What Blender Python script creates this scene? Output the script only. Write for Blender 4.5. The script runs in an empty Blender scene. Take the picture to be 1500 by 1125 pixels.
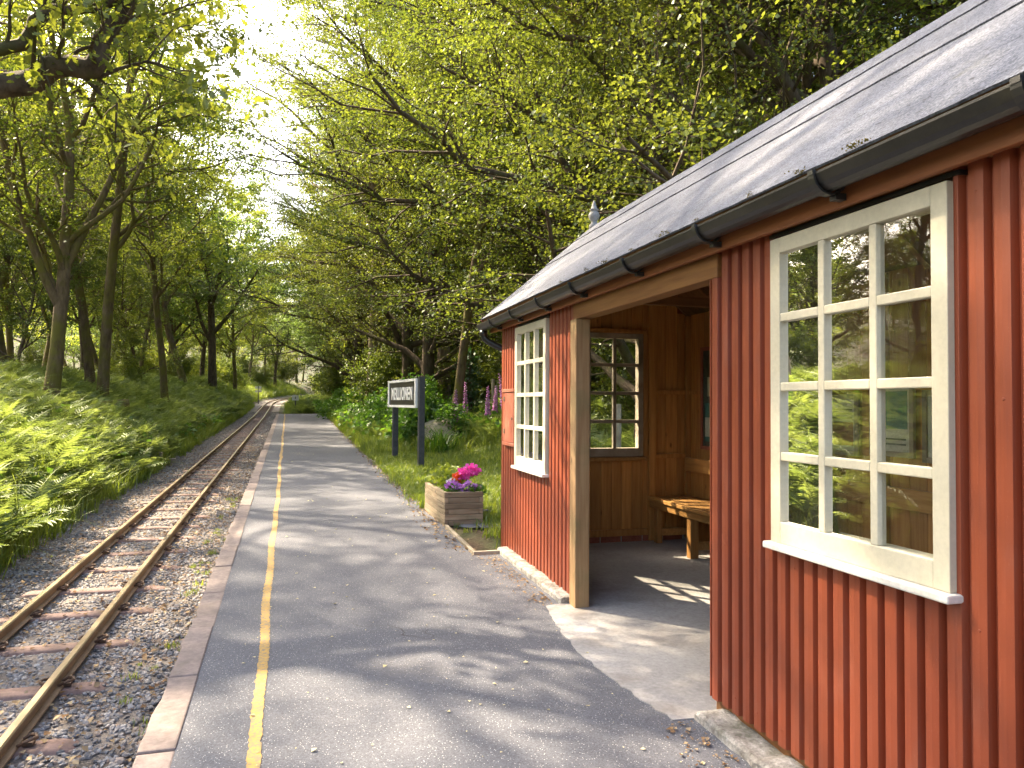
import bpy, bmesh, math, random
import numpy as np
from mathutils import Vector, Matrix

S = bpy.context.scene
COL = S.collection
R = math.radians

# ------------------------------------------------------------------ camera
F_PX, YAW, PITCH, ROLL, CAM_H = 1100.0, 0.27436, 0.02559, 0.00628, 1.5
fw = Vector((math.sin(YAW)*math.cos(PITCH), math.cos(YAW)*math.cos(PITCH), math.sin(PITCH)))
rt = Vector((math.cos(YAW), -math.sin(YAW), 0)); up = rt.cross(fw)
r2 = rt*math.cos(ROLL)+up*math.sin(ROLL); u2 = -rt*math.sin(ROLL)+up*math.cos(ROLL)
cam = bpy.data.cameras.new('camera'); cam.sensor_width = 36; cam.lens = F_PX/1500*36
cam.clip_start = 0.05; cam.clip_end = 2000
co = bpy.data.objects.new('camera', cam); COL.objects.link(co)
m4 = Matrix((r2, u2, -fw)).transposed().to_4x4(); m4.translation = (0, 0, CAM_H); co.matrix_world = m4
S.camera = co
S.render.resolution_x, S.render.resolution_y = 1024, 768

# ------------------------------------------------------------------ sky, sun, exposure
SUN_AZ, SUN_EL = R(-44), R(43)          # clockwise from +Y: from the left, a little ahead
W = bpy.data.worlds.new('World'); S.world = W; W.use_nodes = True
wn = W.node_tree.nodes; bgn = wn['Background']
sky = wn.new('ShaderNodeTexSky'); sky.sky_type = 'NISHITA'; sky.sun_disc = False
sky.sun_elevation = SUN_EL; sky.sun_rotation = SUN_AZ
sky.air_density = 1.0; sky.dust_density = 7.0; sky.ozone_density = 0.6
W.node_tree.links.new(sky.outputs[0], bgn.inputs[0]); bgn.inputs[1].default_value = 0.15
sun = bpy.data.lights.new('sun', 'SUN'); sun.energy = 4.2; sun.angle = R(0.7); sun.color = (1.0, 0.83, 0.60)
so = bpy.data.objects.new('sun', sun); COL.objects.link(so)
sd = Vector((math.sin(SUN_AZ)*math.cos(SUN_EL), math.cos(SUN_AZ)*math.cos(SUN_EL), math.sin(SUN_EL)))
so.rotation_euler = sd.to_track_quat('Z', 'Y').to_euler(); so.location = sd*60
vs = S.view_settings; vs.view_transform = 'Standard'; vs.look = 'None'; vs.gamma = 1; vs.use_curve_mapping = False
vs.exposure = 2.45
S.render.engine = 'CYCLES'
S.cycles.max_bounces = 8; S.cycles.diffuse_bounces = 4; S.cycles.transmission_bounces = 6
S.cycles.transparent_max_bounces = 8; S.cycles.sample_clamp_indirect = 6

# ------------------------------------------------------------------ tagging helpers
def tag(o, label=None, cat=None, group=None, kind=None):
    if label: o['label'] = label
    if cat: o['category'] = cat
    if group: o['group'] = group
    if kind: o['kind'] = kind
    return o
def thing(name, label, cat, loc=(0, 0, 0), rz=0.0, group=None):
    o = bpy.data.objects.new(name, None); COL.objects.link(o); o.empty_display_size = 0.2
    o.location = loc; o.rotation_euler = (0, 0, rz)
    return tag(o, label, cat, group)
def children(o): return [c for c in bpy.data.objects if c.parent is o]
def link_mesh(name, me, parent=None, loc=None, rot=None, scl=None):
    o = bpy.data.objects.new(name, me); COL.objects.link(o)
    if parent is not None: o.parent = parent
    if loc is not None: o.location = loc
    if rot is not None: o.rotation_euler = rot
    if scl is not None: o.scale = scl if hasattr(scl, '__len__') else (scl,)*3
    return o

# ------------------------------------------------------------------ materials
class NT:
    def __init__(s, name):
        s.m = bpy.data.materials.new(name); s.m.use_nodes = True
        s.t = s.m.node_tree; s.b = s.t.nodes['Principled BSDF']; s.o = s.t.nodes['Material Output']
    def n(s, t, **kw):
        x = s.t.nodes.new('ShaderNode'+t)
        for k, v in kw.items(): setattr(x, k, v)
        return x
    def l(s, a, b): s.t.links.new(a, b)
    def coord(s, scale=(1, 1, 1), rnd=True, kind='Object'):
        c = s.n('TexCoord'); mp = s.n('Mapping'); s.l(c.outputs[kind], mp.inputs[0]); mp.inputs['Scale'].default_value = scale
        if rnd:
            oi = s.n('ObjectInfo'); mu = s.n('VectorMath', operation='SCALE'); mu.inputs[0].default_value = (37.1, 21.3, 53.7)
            s.l(oi.outputs['Random'], mu.inputs['Scale']); s.l(mu.outputs[0], mp.inputs['Location'])
        return mp.outputs[0]
    def noise(s, vec, scale, detail=4, rough=0.55):
        x = s.n('TexNoise'); x.inputs['Scale'].default_value = scale; x.inputs['Detail'].default_value = detail
        x.inputs['Roughness'].default_value = rough; s.l(vec, x.inputs['Vector']); return x.outputs['Fac']
    def voro(s, vec, scale, out='Distance'):
        x = s.n('TexVoronoi'); x.inputs['Scale'].default_value = scale; s.l(vec, x.inputs['Vector']); return x.outputs[out]
    def ramp(s, fac, stops):
        x = s.n('ValToRGB'); e = x.color_ramp.elements
        while len(e) < len(stops): e.new(0.5)
        for i, (p, c) in enumerate(stops):
            e[i].position = p; e[i].color = (c[0], c[1], c[2], 1) if hasattr(c, '__len__') else (c, c, c, 1)
        s.l(fac, x.inputs[0]); return x.outputs[0]
    def mix(s, fac, a, b, mode='MIX'):
        x = s.n('Mix', data_type='RGBA', blend_type=mode)
        for sock, v in ((x.inputs[0], fac), (x.inputs[6], a), (x.inputs[7], b)):
            if hasattr(v, 'is_output'): s.l(v, sock)
            elif hasattr(v, '__len__'): sock.default_value = (v[0], v[1], v[2], 1)
            else: sock.default_value = v
        return x.outputs[2]
    def math(s, op, a, b=0.0):
        x = s.n('Math', operation=op)
        for sock, v in ((x.inputs[0], a), (x.inputs[1], b)):
            if hasattr(v, 'is_output'): s.l(v, sock)
            else: sock.default_value = v
        return x.outputs[0]
    def bump(s, h, strength=0.3, dist=0.01):
        x = s.n('Bump'); x.inputs['Strength'].default_value = strength; x.inputs['Distance'].default_value = dist
        s.l(h, x.inputs['Height']); s.l(x.outputs[0], s.b.inputs['Normal'])
    def col(s, c):
        if hasattr(c, 'is_output'): s.l(c, s.b.inputs['Base Color'])
        else: s.b.inputs['Base Color'].default_value = (c[0], c[1], c[2], 1)
    def rough(s, r):
        if hasattr(r, 'is_output'): s.l(r, s.b.inputs['Roughness'])
        else: s.b.inputs['Roughness'].default_value = r

def pmat(name, c1, c2, scale=6, rough=0.7, bump=0.25, bdist=0.006, stretch=(1, 1, 1), fine=60, fine_amt=0.35, metal=0.0, spec=0.5, dirt=None, dirt_scale=2.0, dirt_amt=(0.5, 0.72), rnd=True):
    t = NT(name); v = t.coord(stretch, rnd)
    n1 = t.noise(v, scale, 5); c = t.mix(t.ramp(n1, [(0.3, 0), (0.7, 1)]), c1, c2)
    n2 = t.noise(v, fine, 3, 0.7)
    c = t.mix(fine_amt, c, t.mix(1.0, c, t.ramp(n2, [(0.25, 0.45), (0.75, 1.55)]), 'MULTIPLY'))
    if dirt is not None:
        n3 = t.noise(t.coord((1, 1, 1), rnd), dirt_scale, 6, 0.65); c = t.mix(t.ramp(n3, [(dirt_amt[0], 0), (dirt_amt[1], 0.85)]), c, dirt)
    t.col(c); t.rough(rough); t.b.inputs['Metallic'].default_value = metal; t.b.inputs['Specular IOR Level'].default_value = spec
    if bump: t.bump(n2, bump, bdist)
    return t.m

MAT = {}
def asphalt():
    t = NT('asphalt'); v = t.coord(rnd=False)
    big = t.noise(v, 0.8, 5, 0.6); c = t.mix(t.ramp(big, [(0.3, 0), (0.7, 1)]), (0.078, 0.083, 0.101), (0.112, 0.115, 0.131))
    gr = t.voro(v, 210, 'Color'); sp = t.n('SeparateColor'); t.l(gr, sp.inputs[0])
    c = t.mix(0.55, c, t.mix(1.0, c, t.ramp(sp.outputs[0], [(0.0, 0.45), (1.0, 1.6)]), 'MULTIPLY'))
    d = t.voro(v, 95, 'Distance'); cc = t.voro(v, 95, 'Color'); s2 = t.n('SeparateColor'); t.l(cc, s2.inputs[0])
    chip = t.math('MULTIPLY', t.ramp(d, [(0.16, 1), (0.26, 0)]), t.ramp(s2.outputs[1], [(0.55, 0), (0.72, 1)]))
    c = t.mix(chip, c, (0.50, 0.50, 0.49))
    st = t.noise(v, 0.35, 6, 0.7); c = t.mix(t.ramp(st, [(0.56, 0), (0.74, 0.4)]), c, (0.15, 0.13, 0.11))
    wr = t.noise(v, 2.2, 6, 0.72); c = t.mix(t.ramp(wr, [(0.5, 0), (0.72, 0.6)]), c, t.mix(1.0, c, (1.35, 1.32, 1.26), 'MULTIPLY'))
    vc = t.n('TexVoronoi', feature='DISTANCE_TO_EDGE'); vc.inputs['Scale'].default_value = 0.55; wv = t.n('TexNoise'); wv.inputs['Scale'].default_value = 2.5; t.l(v, wv.inputs['Vector']); av = t.n('VectorMath', operation='ADD'); t.l(v, av.inputs[0]); t.l(wv.outputs['Color'], av.inputs[1]); t.l(av.outputs[0], vc.inputs['Vector'])
    ck = t.math('MULTIPLY', t.ramp(vc.outputs['Distance'], [(0.0, 1), (0.0045, 0)]), t.ramp(t.noise(v, 0.6, 2), [(0.5, 0), (0.6, 0.8)])); c = t.mix(ck, c, (0.03, 0.028, 0.025))
    t.col(c); t.rough(t.ramp(big, [(0.2, 0.72), (0.8, 0.9)])); t.b.inputs['Specular IOR Level'].default_value = 0.35
    t.bump(t.math('ADD', sp.outputs[0], t.math('MULTIPLY', t.noise(v, 3.0, 4), 3.0)), 0.35, 0.004); return t.m
MAT['asphalt'] = asphalt()
MAT['kerb'] = pmat('kerb_stone', (0.17, 0.133, 0.12), (0.245, 0.196, 0.178), 3, 0.85, 0.5, 0.006, fine=28, fine_amt=0.55, dirt=(0.16, 0.13, 0.10), dirt_scale=5, dirt_amt=(0.56, 0.8))
def yellow():
    t = NT('yellow_line'); v = t.coord(rnd=False)
    w = t.noise(v, 45, 5, 0.75); c = t.mix(t.ramp(w, [(0.42, 1), (0.56, 0)]), (0.47, 0.28, 0.055), (0.21, 0.17, 0.11))
    c = t.mix(t.ramp(t.noise(v, 6, 3), [(0.4, 0), (0.8, 0.5)]), c, (0.40, 0.27, 0.10)); t.col(c); t.rough(0.75); t.bump(w, 0.3, 0.003); return t.m
MAT['yellow'] = yellow()
MAT['concrete'] = pmat('concrete_floor', (0.27, 0.255, 0.245), (0.37, 0.36, 0.35), 1.6, 0.85, 0.3, 0.004, fine=40, fine_amt=0.4, dirt=(0.15, 0.12, 0.10), dirt_scale=1.5, dirt_amt=(0.52, 0.75), rnd=False)
MAT['step'] = pmat('old_concrete', (0.16, 0.145, 0.125), (0.42, 0.40, 0.37), 14, 0.95, 0.9, 0.012, fine=70, fine_amt=0.8, dirt=(0.07, 0.07, 0.035), dirt_scale=6)
MAT['stone'] = pmat('ballast_stone', (0.13, 0.12, 0.115), (0.36, 0.33, 0.31), 9, 0.85, 0.4, 0.004, fine=40)
def ballast_stone():
    t = NT('ballast_stones'); oi = t.n('ObjectInfo'); v = t.coord()
    c = t.ramp(oi.outputs['Random'], [(0.0, (0.10, 0.097, 0.10)), (0.3, (0.175, 0.172, 0.18)), (0.55, (0.26, 0.23, 0.21)), (0.8, (0.31, 0.305, 0.31)), (1.0, (0.21, 0.14, 0.10))])
    c = t.mix(0.5, c, t.mix(1.0, c, t.ramp(t.noise(v, 30, 4), [(0.3, 0.5), (0.7, 1.5)]), 'MULTIPLY')); t.col(c); t.rough(0.8); return t.m
MAT['ballast'] = ballast_stone()
MAT['bed'] = pmat('track_bed_gravel', (0.12, 0.10, 0.085), (0.25, 0.22, 0.20), 2.2, 0.95, 1.0, 0.02, fine=55, fine_amt=0.9, dirt=(0.13, 0.08, 0.05), dirt_scale=1.3, rnd=False)
def soil():
    t = NT('woodland_ground'); v = t.coord(rnd=False)
    c = t.mix(t.ramp(t.noise(v, 0.9, 6, 0.65), [(0.4, 0), (0.62, 1)]), (0.075, 0.05, 0.028), (0.05, 0.085, 0.018))
    c = t.mix(0.6, c, t.mix(1.0, c, t.ramp(t.noise(v, 35, 4, 0.7), [(0.3, 0.4), (0.7, 1.7)]), 'MULTIPLY')); t.col(c); t.rough(0.95)
    t.bump(t.noise(v, 14, 5, 0.7), 0.8, 0.05); return t.m
MAT['soil'] = soil()
MAT['railside'] = pmat('rusty_rail', (0.19, 0.115, 0.06), (0.29, 0.185, 0.105), 4, 0.75, 0.3, 0.002, fine=60, metal=0.1)
MAT['railtop'] = pmat('worn_rail_head', (0.40, 0.31, 0.20), (0.52, 0.42, 0.29), 2.0, 0.36, 0.0, stretch=(8, 0.4, 8), fine=20, fine_amt=0.3, metal=0.75)
MAT['sleeper'] = pmat('rusty_steel_sleeper', (0.16, 0.10, 0.085), (0.25, 0.16, 0.135), 7, 0.8, 0.4, 0.003, fine=45, fine_amt=0.5, metal=0.05, dirt=(0.12, 0.08, 0.055), dirt_scale=4)
MAT['clip'] = pmat('rusty_clip', (0.06, 0.035, 0.022), (0.13, 0.065, 0.035), 20, 0.7, 0.2, 0.001)
def redpaint():
    t = NT('red_painted_metal'); v = t.coord((1, 1, 0.35), rnd=False)
    c = t.mix(t.ramp(t.noise(v, 2.2, 5), [(0.3, 0), (0.7, 1)]), (0.195, 0.040, 0.016), (0.27, 0.062, 0.024))
    sp = t.voro(t.coord(rnd=False), 120); c = t.mix(t.ramp(sp, [(0.05, 0.7), (0.08, 0)]), c, (0.50, 0.30, 0.22))
    dr = t.noise(t.coord((18, 18, 0.5), rnd=False), 3.0, 4, 0.7); c = t.mix(t.ramp(dr, [(0.52, 0), (0.78, 0.45)]), c, (0.14, 0.032, 0.022))
    du = t.noise(v, 7, 6, 0.7); c = t.mix(t.ramp(du, [(0.55, 0), (0.85, 0.35)]), c, (0.30, 0.13, 0.09))
    t.col(c); t.rough(t.ramp(du, [(0.3, 0.36), (0.7, 0.55)])); t.b.inputs['Specular IOR Level'].default_value = 0.45; t.bump(t.noise(v, 30, 4), 0.12, 0.002); return t.m
MAT['red'] = redpaint()
MAT['redwood'] = pmat('red_painted_wood', (0.235, 0.058, 0.030), (0.30, 0.085, 0.045), 4, 0.6, 0.3, 0.003, stretch=(6, 6, 1), dirt=(0.24, 0.13, 0.08), dirt_scale=7)
MAT['cream'] = pmat('cream_paint', (0.52, 0.48, 0.35), (0.59, 0.55, 0.42), 3, 0.5, 0.15, 0.002, fine=45, fine_amt=0.16, dirt=(0.40, 0.33, 0.20), dirt_scale=9, dirt_amt=(0.66, 0.9), rnd=False)
MAT['whitesill'] = pmat('white_sill_paint', (0.60, 0.575, 0.51), (0.70, 0.68, 0.62), 6, 0.5, 0.3, 0.003, fine=50, fine_amt=0.25, dirt=(0.32, 0.24, 0.15), dirt_scale=10, dirt_amt=(0.62, 0.85))
def wood(name, c1, c2, grain=(14, 14, 0.9), rough=0.55, knots=True, dirt=None, bump=0.25):
    t = NT(name); v = t.coord(grain)
    n = t.noise(v, 2.5, 6, 0.6); c = t.mix(t.ramp(n, [(0.35, 0), (0.65, 1)]), c1, c2)
    oi = t.n('ObjectInfo'); c = t.mix(1.0, c, t.ramp(oi.outputs['Random'], [(0, 0.72), (1, 1.22)]), 'MULTIPLY')
    if knots:
        k = t.voro(t.coord(tuple(0.22*g if g > 2 else 1.6*g for g in grain)), 2.2); c = t.mix(t.ramp(k, [(0.05, 0.85), (0.12, 0)]), c, tuple(x*0.3 for x in c1))
    if dirt is not None: c = t.mix(t.ramp(t.noise(t.coord(), 3.5, 5), [(0.5, 0), (0.75, 0.7)]), c, dirt)
    t.col(c); t.rough(rough); t.bump(n, bump, 0.003); return t.m
MAT['lining'] = wood('stained_pine_boards', (0.38, 0.165, 0.040), (0.52, 0.265, 0.075))
MAT['beam'] = wood('stained_beam', (0.22, 0.088, 0.022), (0.31, 0.14, 0.038), grain=(14, 0.9, 14), rough=0.6)
MAT['fascia'] = wood('stained_fascia', (0.20, 0.065, 0.020), (0.29, 0.10, 0.030), grain=(14, 0.7, 14), rough=0.55, knots=False)
MAT['bench'] = wood('bench_wood', (0.34, 0.16, 0.045), (0.48, 0.26, 0.085), grain=(14, 0.9, 14), rough=0.42)
MAT['benchv'] = wood('bench_leg_wood', (0.34, 0.155, 0.042), (0.46, 0.245, 0.08), rough=0.45)
MAT['post'] = wood('weathered_post', (0.28, 0.155, 0.065), (0.39, 0.24, 0.115), rough=0.75, dirt=(0.17, 0.155, 0.06))
MAT['planterwood'] = wood('planter_board_wood', (0.215, 0.155, 0.092), (0.34, 0.27, 0.18), grain=(1.0, 1.0, 14), rough=0.8, dirt=(0.13, 0.115, 0.06))
MAT['greywood'] = wood('grey_weathered_wood', (0.25, 0.205, 0.15), (0.38, 0.325, 0.25), grain=(3, 3, 3), rough=0.85, dirt=(0.10, 0.09, 0.04), knots=False)
MAT['darkwood'] = wood('dark_ceiling_wood', (0.16, 0.07, 0.022), (0.25, 0.115, 0.038), grain=(1, 10, 10), rough=0.7)
def felt():
    t = NT('roofing_felt'); v = t.coord(rnd=False)
    c = t.mix(t.ramp(t.noise(v, 1.5, 5), [(0.3, 0), (0.7, 1)]), (0.112, 0.118, 0.140), (0.165, 0.172, 0.197))
    g = t.voro(v, 170, 'Color'); sp = t.n('SeparateColor'); t.l(g, sp.inputs[0])
    c = t.mix(0.75, c, t.mix(1.0, c, t.ramp(sp.outputs[0], [(0, 0.4), (1, 1.7)]), 'MULTIPLY'))
    cr = t.noise(t.coord((9, 2.2, 9), rnd=False), 5.0, 4, 0.7); c = t.mix(t.ramp(cr, [(0.59, 0), (0.66, 0.8)]), c, (0.04, 0.04, 0.045))
    gm = t.noise(v, 2.3, 6, 0.7); c = t.mix(t.ramp(gm, [(0.6, 0), (0.8, 0.5)]), c, (0.20, 0.20, 0.15))
    t.col(c); t.rough(0.9); t.b.inputs['Specular IOR Level'].default_value = 0.3; t.bump(sp.outputs[0], 0.6, 0.004); return t.m
MAT['felt'] = felt()
MAT['black'] = pmat('black_gutter_plastic', (0.014, 0.014, 0.014), (0.028, 0.028, 0.027), 5, 0.34, 0.1, 0.001, fine=80, fine_amt=0.3, dirt=(0.07, 0.065, 0.035), dirt_scale=7, dirt_amt=(0.6, 0.9), rnd=False)
MAT['lead'] = pmat('grey_finial_clay', (0.19, 0.185, 0.18), (0.30, 0.29, 0.275), 12, 0.8, 0.3, 0.004)
MAT['brick'] = pmat('red_brick', (0.22, 0.068, 0.040), (0.33, 0.125, 0.08), 9, 0.9, 0.5, 0.004, fine=60, fine_amt=0.5)
MAT['mortar'] = pmat('mortar', (0.30, 0.28, 0.25), (0.40, 0.38, 0.34), 12, 0.95, 0.4, 0.003)
def glass():
    t = NT('window_glass'); t.t.nodes.remove(t.b)
    fr = t.n('Fresnel'); fr.inputs['IOR'].default_value = 1.28; tr = t.n('BsdfTransparent'); tr.inputs[0].default_value = (0.90, 0.92, 0.90, 1)
    gl = t.n('BsdfGlossy'); gl.inputs['Roughness'].default_value = 0.012; gl.inputs[0].default_value = (1, 1, 1, 1)
    v = t.coord(); b = t.n('Bump'); b.inputs['Strength'].default_value = 0.05; b.inputs['Distance'].default_value = 0.01; t.l(t.noise(v, 3.5, 2), b.inputs['Height']); t.l(b.outputs[0], gl.inputs['Normal'])
    mx = t.n('MixShader'); t.l(fr.outputs[0], mx.inputs[0]); t.l(tr.outputs[0], mx.inputs[1]); t.l(gl.outputs[0], mx.inputs[2])
    df = t.n('BsdfDiffuse'); df.inputs[0].default_value = (0.35, 0.33, 0.28, 1); m2 = t.n('MixShader')
    t.l(t.ramp(t.noise(v, 5, 6, 0.7), [(0.40, 0.012), (0.8, 0.06)]), m2.inputs[0]); t.l(mx.outputs[0], m2.inputs[1]); t.l(df.outputs[0], m2.inputs[2])
    t.l(m2.outputs[0], t.o.inputs[0]); return t.m
MAT['glass'] = glass()
MAT['signwhite'] = pmat('sign_white', (0.74, 0.73, 0.70), (0.82, 0.81, 0.78), 6, 0.5, 0.1, 0.001, fine_amt=0.12, dirt=(0.45, 0.42, 0.36), dirt_scale=7, dirt_amt=(0.6, 0.9))
MAT['signblack'] = pmat('sign_black', (0.028, 0.026, 0.022), (0.05, 0.045, 0.036), 5, 0.35, 0.1, 0.001, fine_amt=0.2)
MAT['postblack'] = pmat('black_painted_post', (0.022, 0.024, 0.028), (0.05, 0.05, 0.055), 9, 0.5, 0.3, 0.003, fine_amt=0.4)
MAT['slate'] = pmat('slate_slab', (0.11, 0.115, 0.125), (0.22, 0.22, 0.23), 5, 0.8, 0.5, 0.008)
MAT['rock'] = pmat('tan_boulder', (0.36, 0.29, 0.20), (0.48, 0.42, 0.33), 3, 0.9, 0.8, 0.03, fine=18, fine_amt=0.5, dirt=(0.10, 0.12, 0.04), dirt_scale=2)
MAT['paper'] = pmat('poster_paper', (0.55, 0.53, 0.45), (0.66, 0.65, 0.58), 5, 0.6, 0.0)
MAT['teal'] = pmat('teal_print', (0.03, 0.16, 0.15), (0.09, 0.27, 0.24), 6, 0.5, 0.0)
MAT['redprint'] = pmat('red_print', (0.30, 0.08, 0.05), (0.40, 0.16, 0.10), 6, 0.5, 0.0)
MAT['ink'] = pmat('ink_print', (0.04, 0.06, 0.05), (0.10, 0.12, 0.11), 6, 0.5, 0.0)

def leafmat(name, c1, c2, tr, transl=0.45, gloss=0.05, hue_obj=0.25, obj2=None):
    t = NT(name); t.t.nodes.remove(t.b)
    at = t.n('Attribute', attribute_name='rnd'); oi = t.n('ObjectInfo')
    c = t.mix(at.outputs['Fac'], c1, c2)
    if obj2 is not None: c = t.mix(t.math('MULTIPLY', oi.outputs['Random'], 0.6), c, obj2)
    v = t.ramp(oi.outputs['Random'], [(0, 1-hue_obj), (1, 1+hue_obj)]); c = t.mix(1.0, c, v, 'MULTIPLY')
    tc = t.mix(1.0, c, tr, 'MULTIPLY')
    d = t.n('BsdfDiffuse'); tl = t.n('BsdfTranslucent'); g = t.n('BsdfGlossy'); g.inputs['Roughness'].default_value = 0.42; g.inputs[0].default_value = (0.8, 0.85, 0.75, 1)
    t.l(c, d.inputs[0]); t.l(tc, tl.inputs[0]); m1 = t.n('MixShader'); m1.inputs[0].default_value = transl
    t.l(d.outputs[0], m1.inputs[1]); t.l(tl.outputs[0], m1.inputs[2]); m2 = t.n('MixShader'); m2.inputs[0].default_value = gloss
    t.l(m1.outputs[0], m2.inputs[1]); t.l(g.outputs[0], m2.inputs[2]); t.l(m2.outputs[0], t.o.inputs[0]); return t.m
MAT['leaf_oak'] = leafmat('oak_leaves', (0.058, 0.10, 0.02), (0.12, 0.165, 0.034), (2.3, 2.0, 0.8), transl=0.5, obj2=(0.11, 0.12, 0.026))
MAT['leaf_birch'] = leafmat('birch_leaves', (0.085, 0.135, 0.024), (0.155, 0.20, 0.04), (2.3, 2.1, 0.8), transl=0.52, obj2=(0.165, 0.185, 0.035))
MAT['leaf_beech'] = leafmat('beech_leaves', (0.048, 0.088, 0.018), (0.105, 0.150, 0.032), (2.3, 2.0, 0.8), transl=0.5, obj2=(0.095, 0.108, 0.025))
MAT['leaf_far'] = leafmat('distant_leaves', (0.07, 0.12, 0.028), (0.13, 0.175, 0.04), (2.2, 2.1, 0.9), obj2=(0.075, 0.13, 0.05))
MAT['fern'] = leafmat('fern_fronds', (0.11, 0.175, 0.042), (0.20, 0.265, 0.085), (1.7, 1.6, 0.9), transl=0.4, obj2=(0.17, 0.205, 0.07))
MAT['grass'] = leafmat('grass_blades', (0.085, 0.155, 0.018), (0.17, 0.23, 0.035), (1.9, 1.8, 0.7), transl=0.4, obj2=(0.20, 0.22, 0.045))
MAT['herb'] = leafmat('herb_leaves', (0.05, 0.13, 0.02), (0.11, 0.20, 0.03), (2.0, 2.0, 0.8))
MAT['ivy'] = leafmat('ivy_leaves', (0.014, 0.045, 0.012), (0.03, 0.075, 0.018), (1.5, 1.6, 0.8), transl=0.25, gloss=0.1)
MAT['purple'] = leafmat('foxglove_bells', (0.42, 0.19, 0.38), (0.56, 0.34, 0.52), (1.2, 1.0, 1.2), transl=0.35, gloss=0.02)
MAT['palepink'] = leafmat('faded_foxglove_bells', (0.40, 0.24, 0.24), (0.52, 0.37, 0.34), (1.2, 1.0, 1.0), transl=0.35, gloss=0.02)
MAT['magenta'] = leafmat('magenta_petals', (0.74, 0.06, 0.42), (0.82, 0.14, 0.58), (1.1, 1.0, 1.1), transl=0.3, gloss=0.02, hue_obj=0.05)
MAT['lilac'] = leafmat('lilac_petals', (0.38, 0.13, 0.52), (0.55, 0.30, 0.66), (1.1, 1.0, 1.1), transl=0.3, gloss=0.02, hue_obj=0.05)
MAT['orange'] = leafmat('orange_petals', (0.70, 0.13, 0.03), (0.78, 0.22, 0.05), (1.1, 1.0, 1.0), transl=0.3, gloss=0.02, hue_obj=0.05)
MAT['whitepetal'] = leafmat('white_petals', (0.66, 0.62, 0.66), (0.78, 0.75, 0.78), (1.0, 1.0, 1.0), transl=0.3, gloss=0.02, hue_obj=0.05)
MAT['litter'] = leafmat('leaf_litter', (0.19, 0.085, 0.035), (0.36, 0.23, 0.11), (1.0, 1.0, 1.0), transl=0.15, gloss=0.02, obj2=(0.34, 0.30, 0.20))
MAT['paleleaf'] = leafmat('pale_fallen_leaves', (0.38, 0.34, 0.16), (0.55, 0.50, 0.30), (1.0, 1.0, 1.0), transl=0.15, gloss=0.04)
MAT['moss'] = leafmat('moss_tufts', (0.10, 0.09, 0.02), (0.20, 0.15, 0.05), (1.0, 1.0, 1.0), transl=0.2, gloss=0.0)
def bark(name, c1, c2, moss, lo):
    t = NT(name); v = t.coord((1, 1, 0.28)); n = t.noise(v, 9, 6, 0.65)
    c = t.mix(t.ramp(n, [(0.35, 0), (0.65, 1)]), c1, c2); m = t.noise(t.coord(), 1.6, 5, 0.65)
    c = t.mix(t.ramp(m, [(lo, 0), (lo+0.18, 0.9)]), c, moss); t.col(c); t.rough(0.9); t.b.inputs['Specular IOR Level'].default_value = 0.2; t.bump(n, 0.9, 0.03); return t.m
MAT['bark_oak'] = bark('mossy_oak_bark', (0.075, 0.052, 0.032), (0.17, 0.125, 0.08), (0.13, 0.12, 0.025), 0.42)
MAT['bark_dark'] = bark('dark_bark', (0.05, 0.036, 0.024), (0.12, 0.09, 0.06), (0.07, 0.075, 0.02), 0.5)
MAT['bark_pale'] = bark('pale_bark', (0.15, 0.11, 0.075), (0.30, 0.24, 0.175), (0.17, 0.145, 0.05), 0.52)

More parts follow.
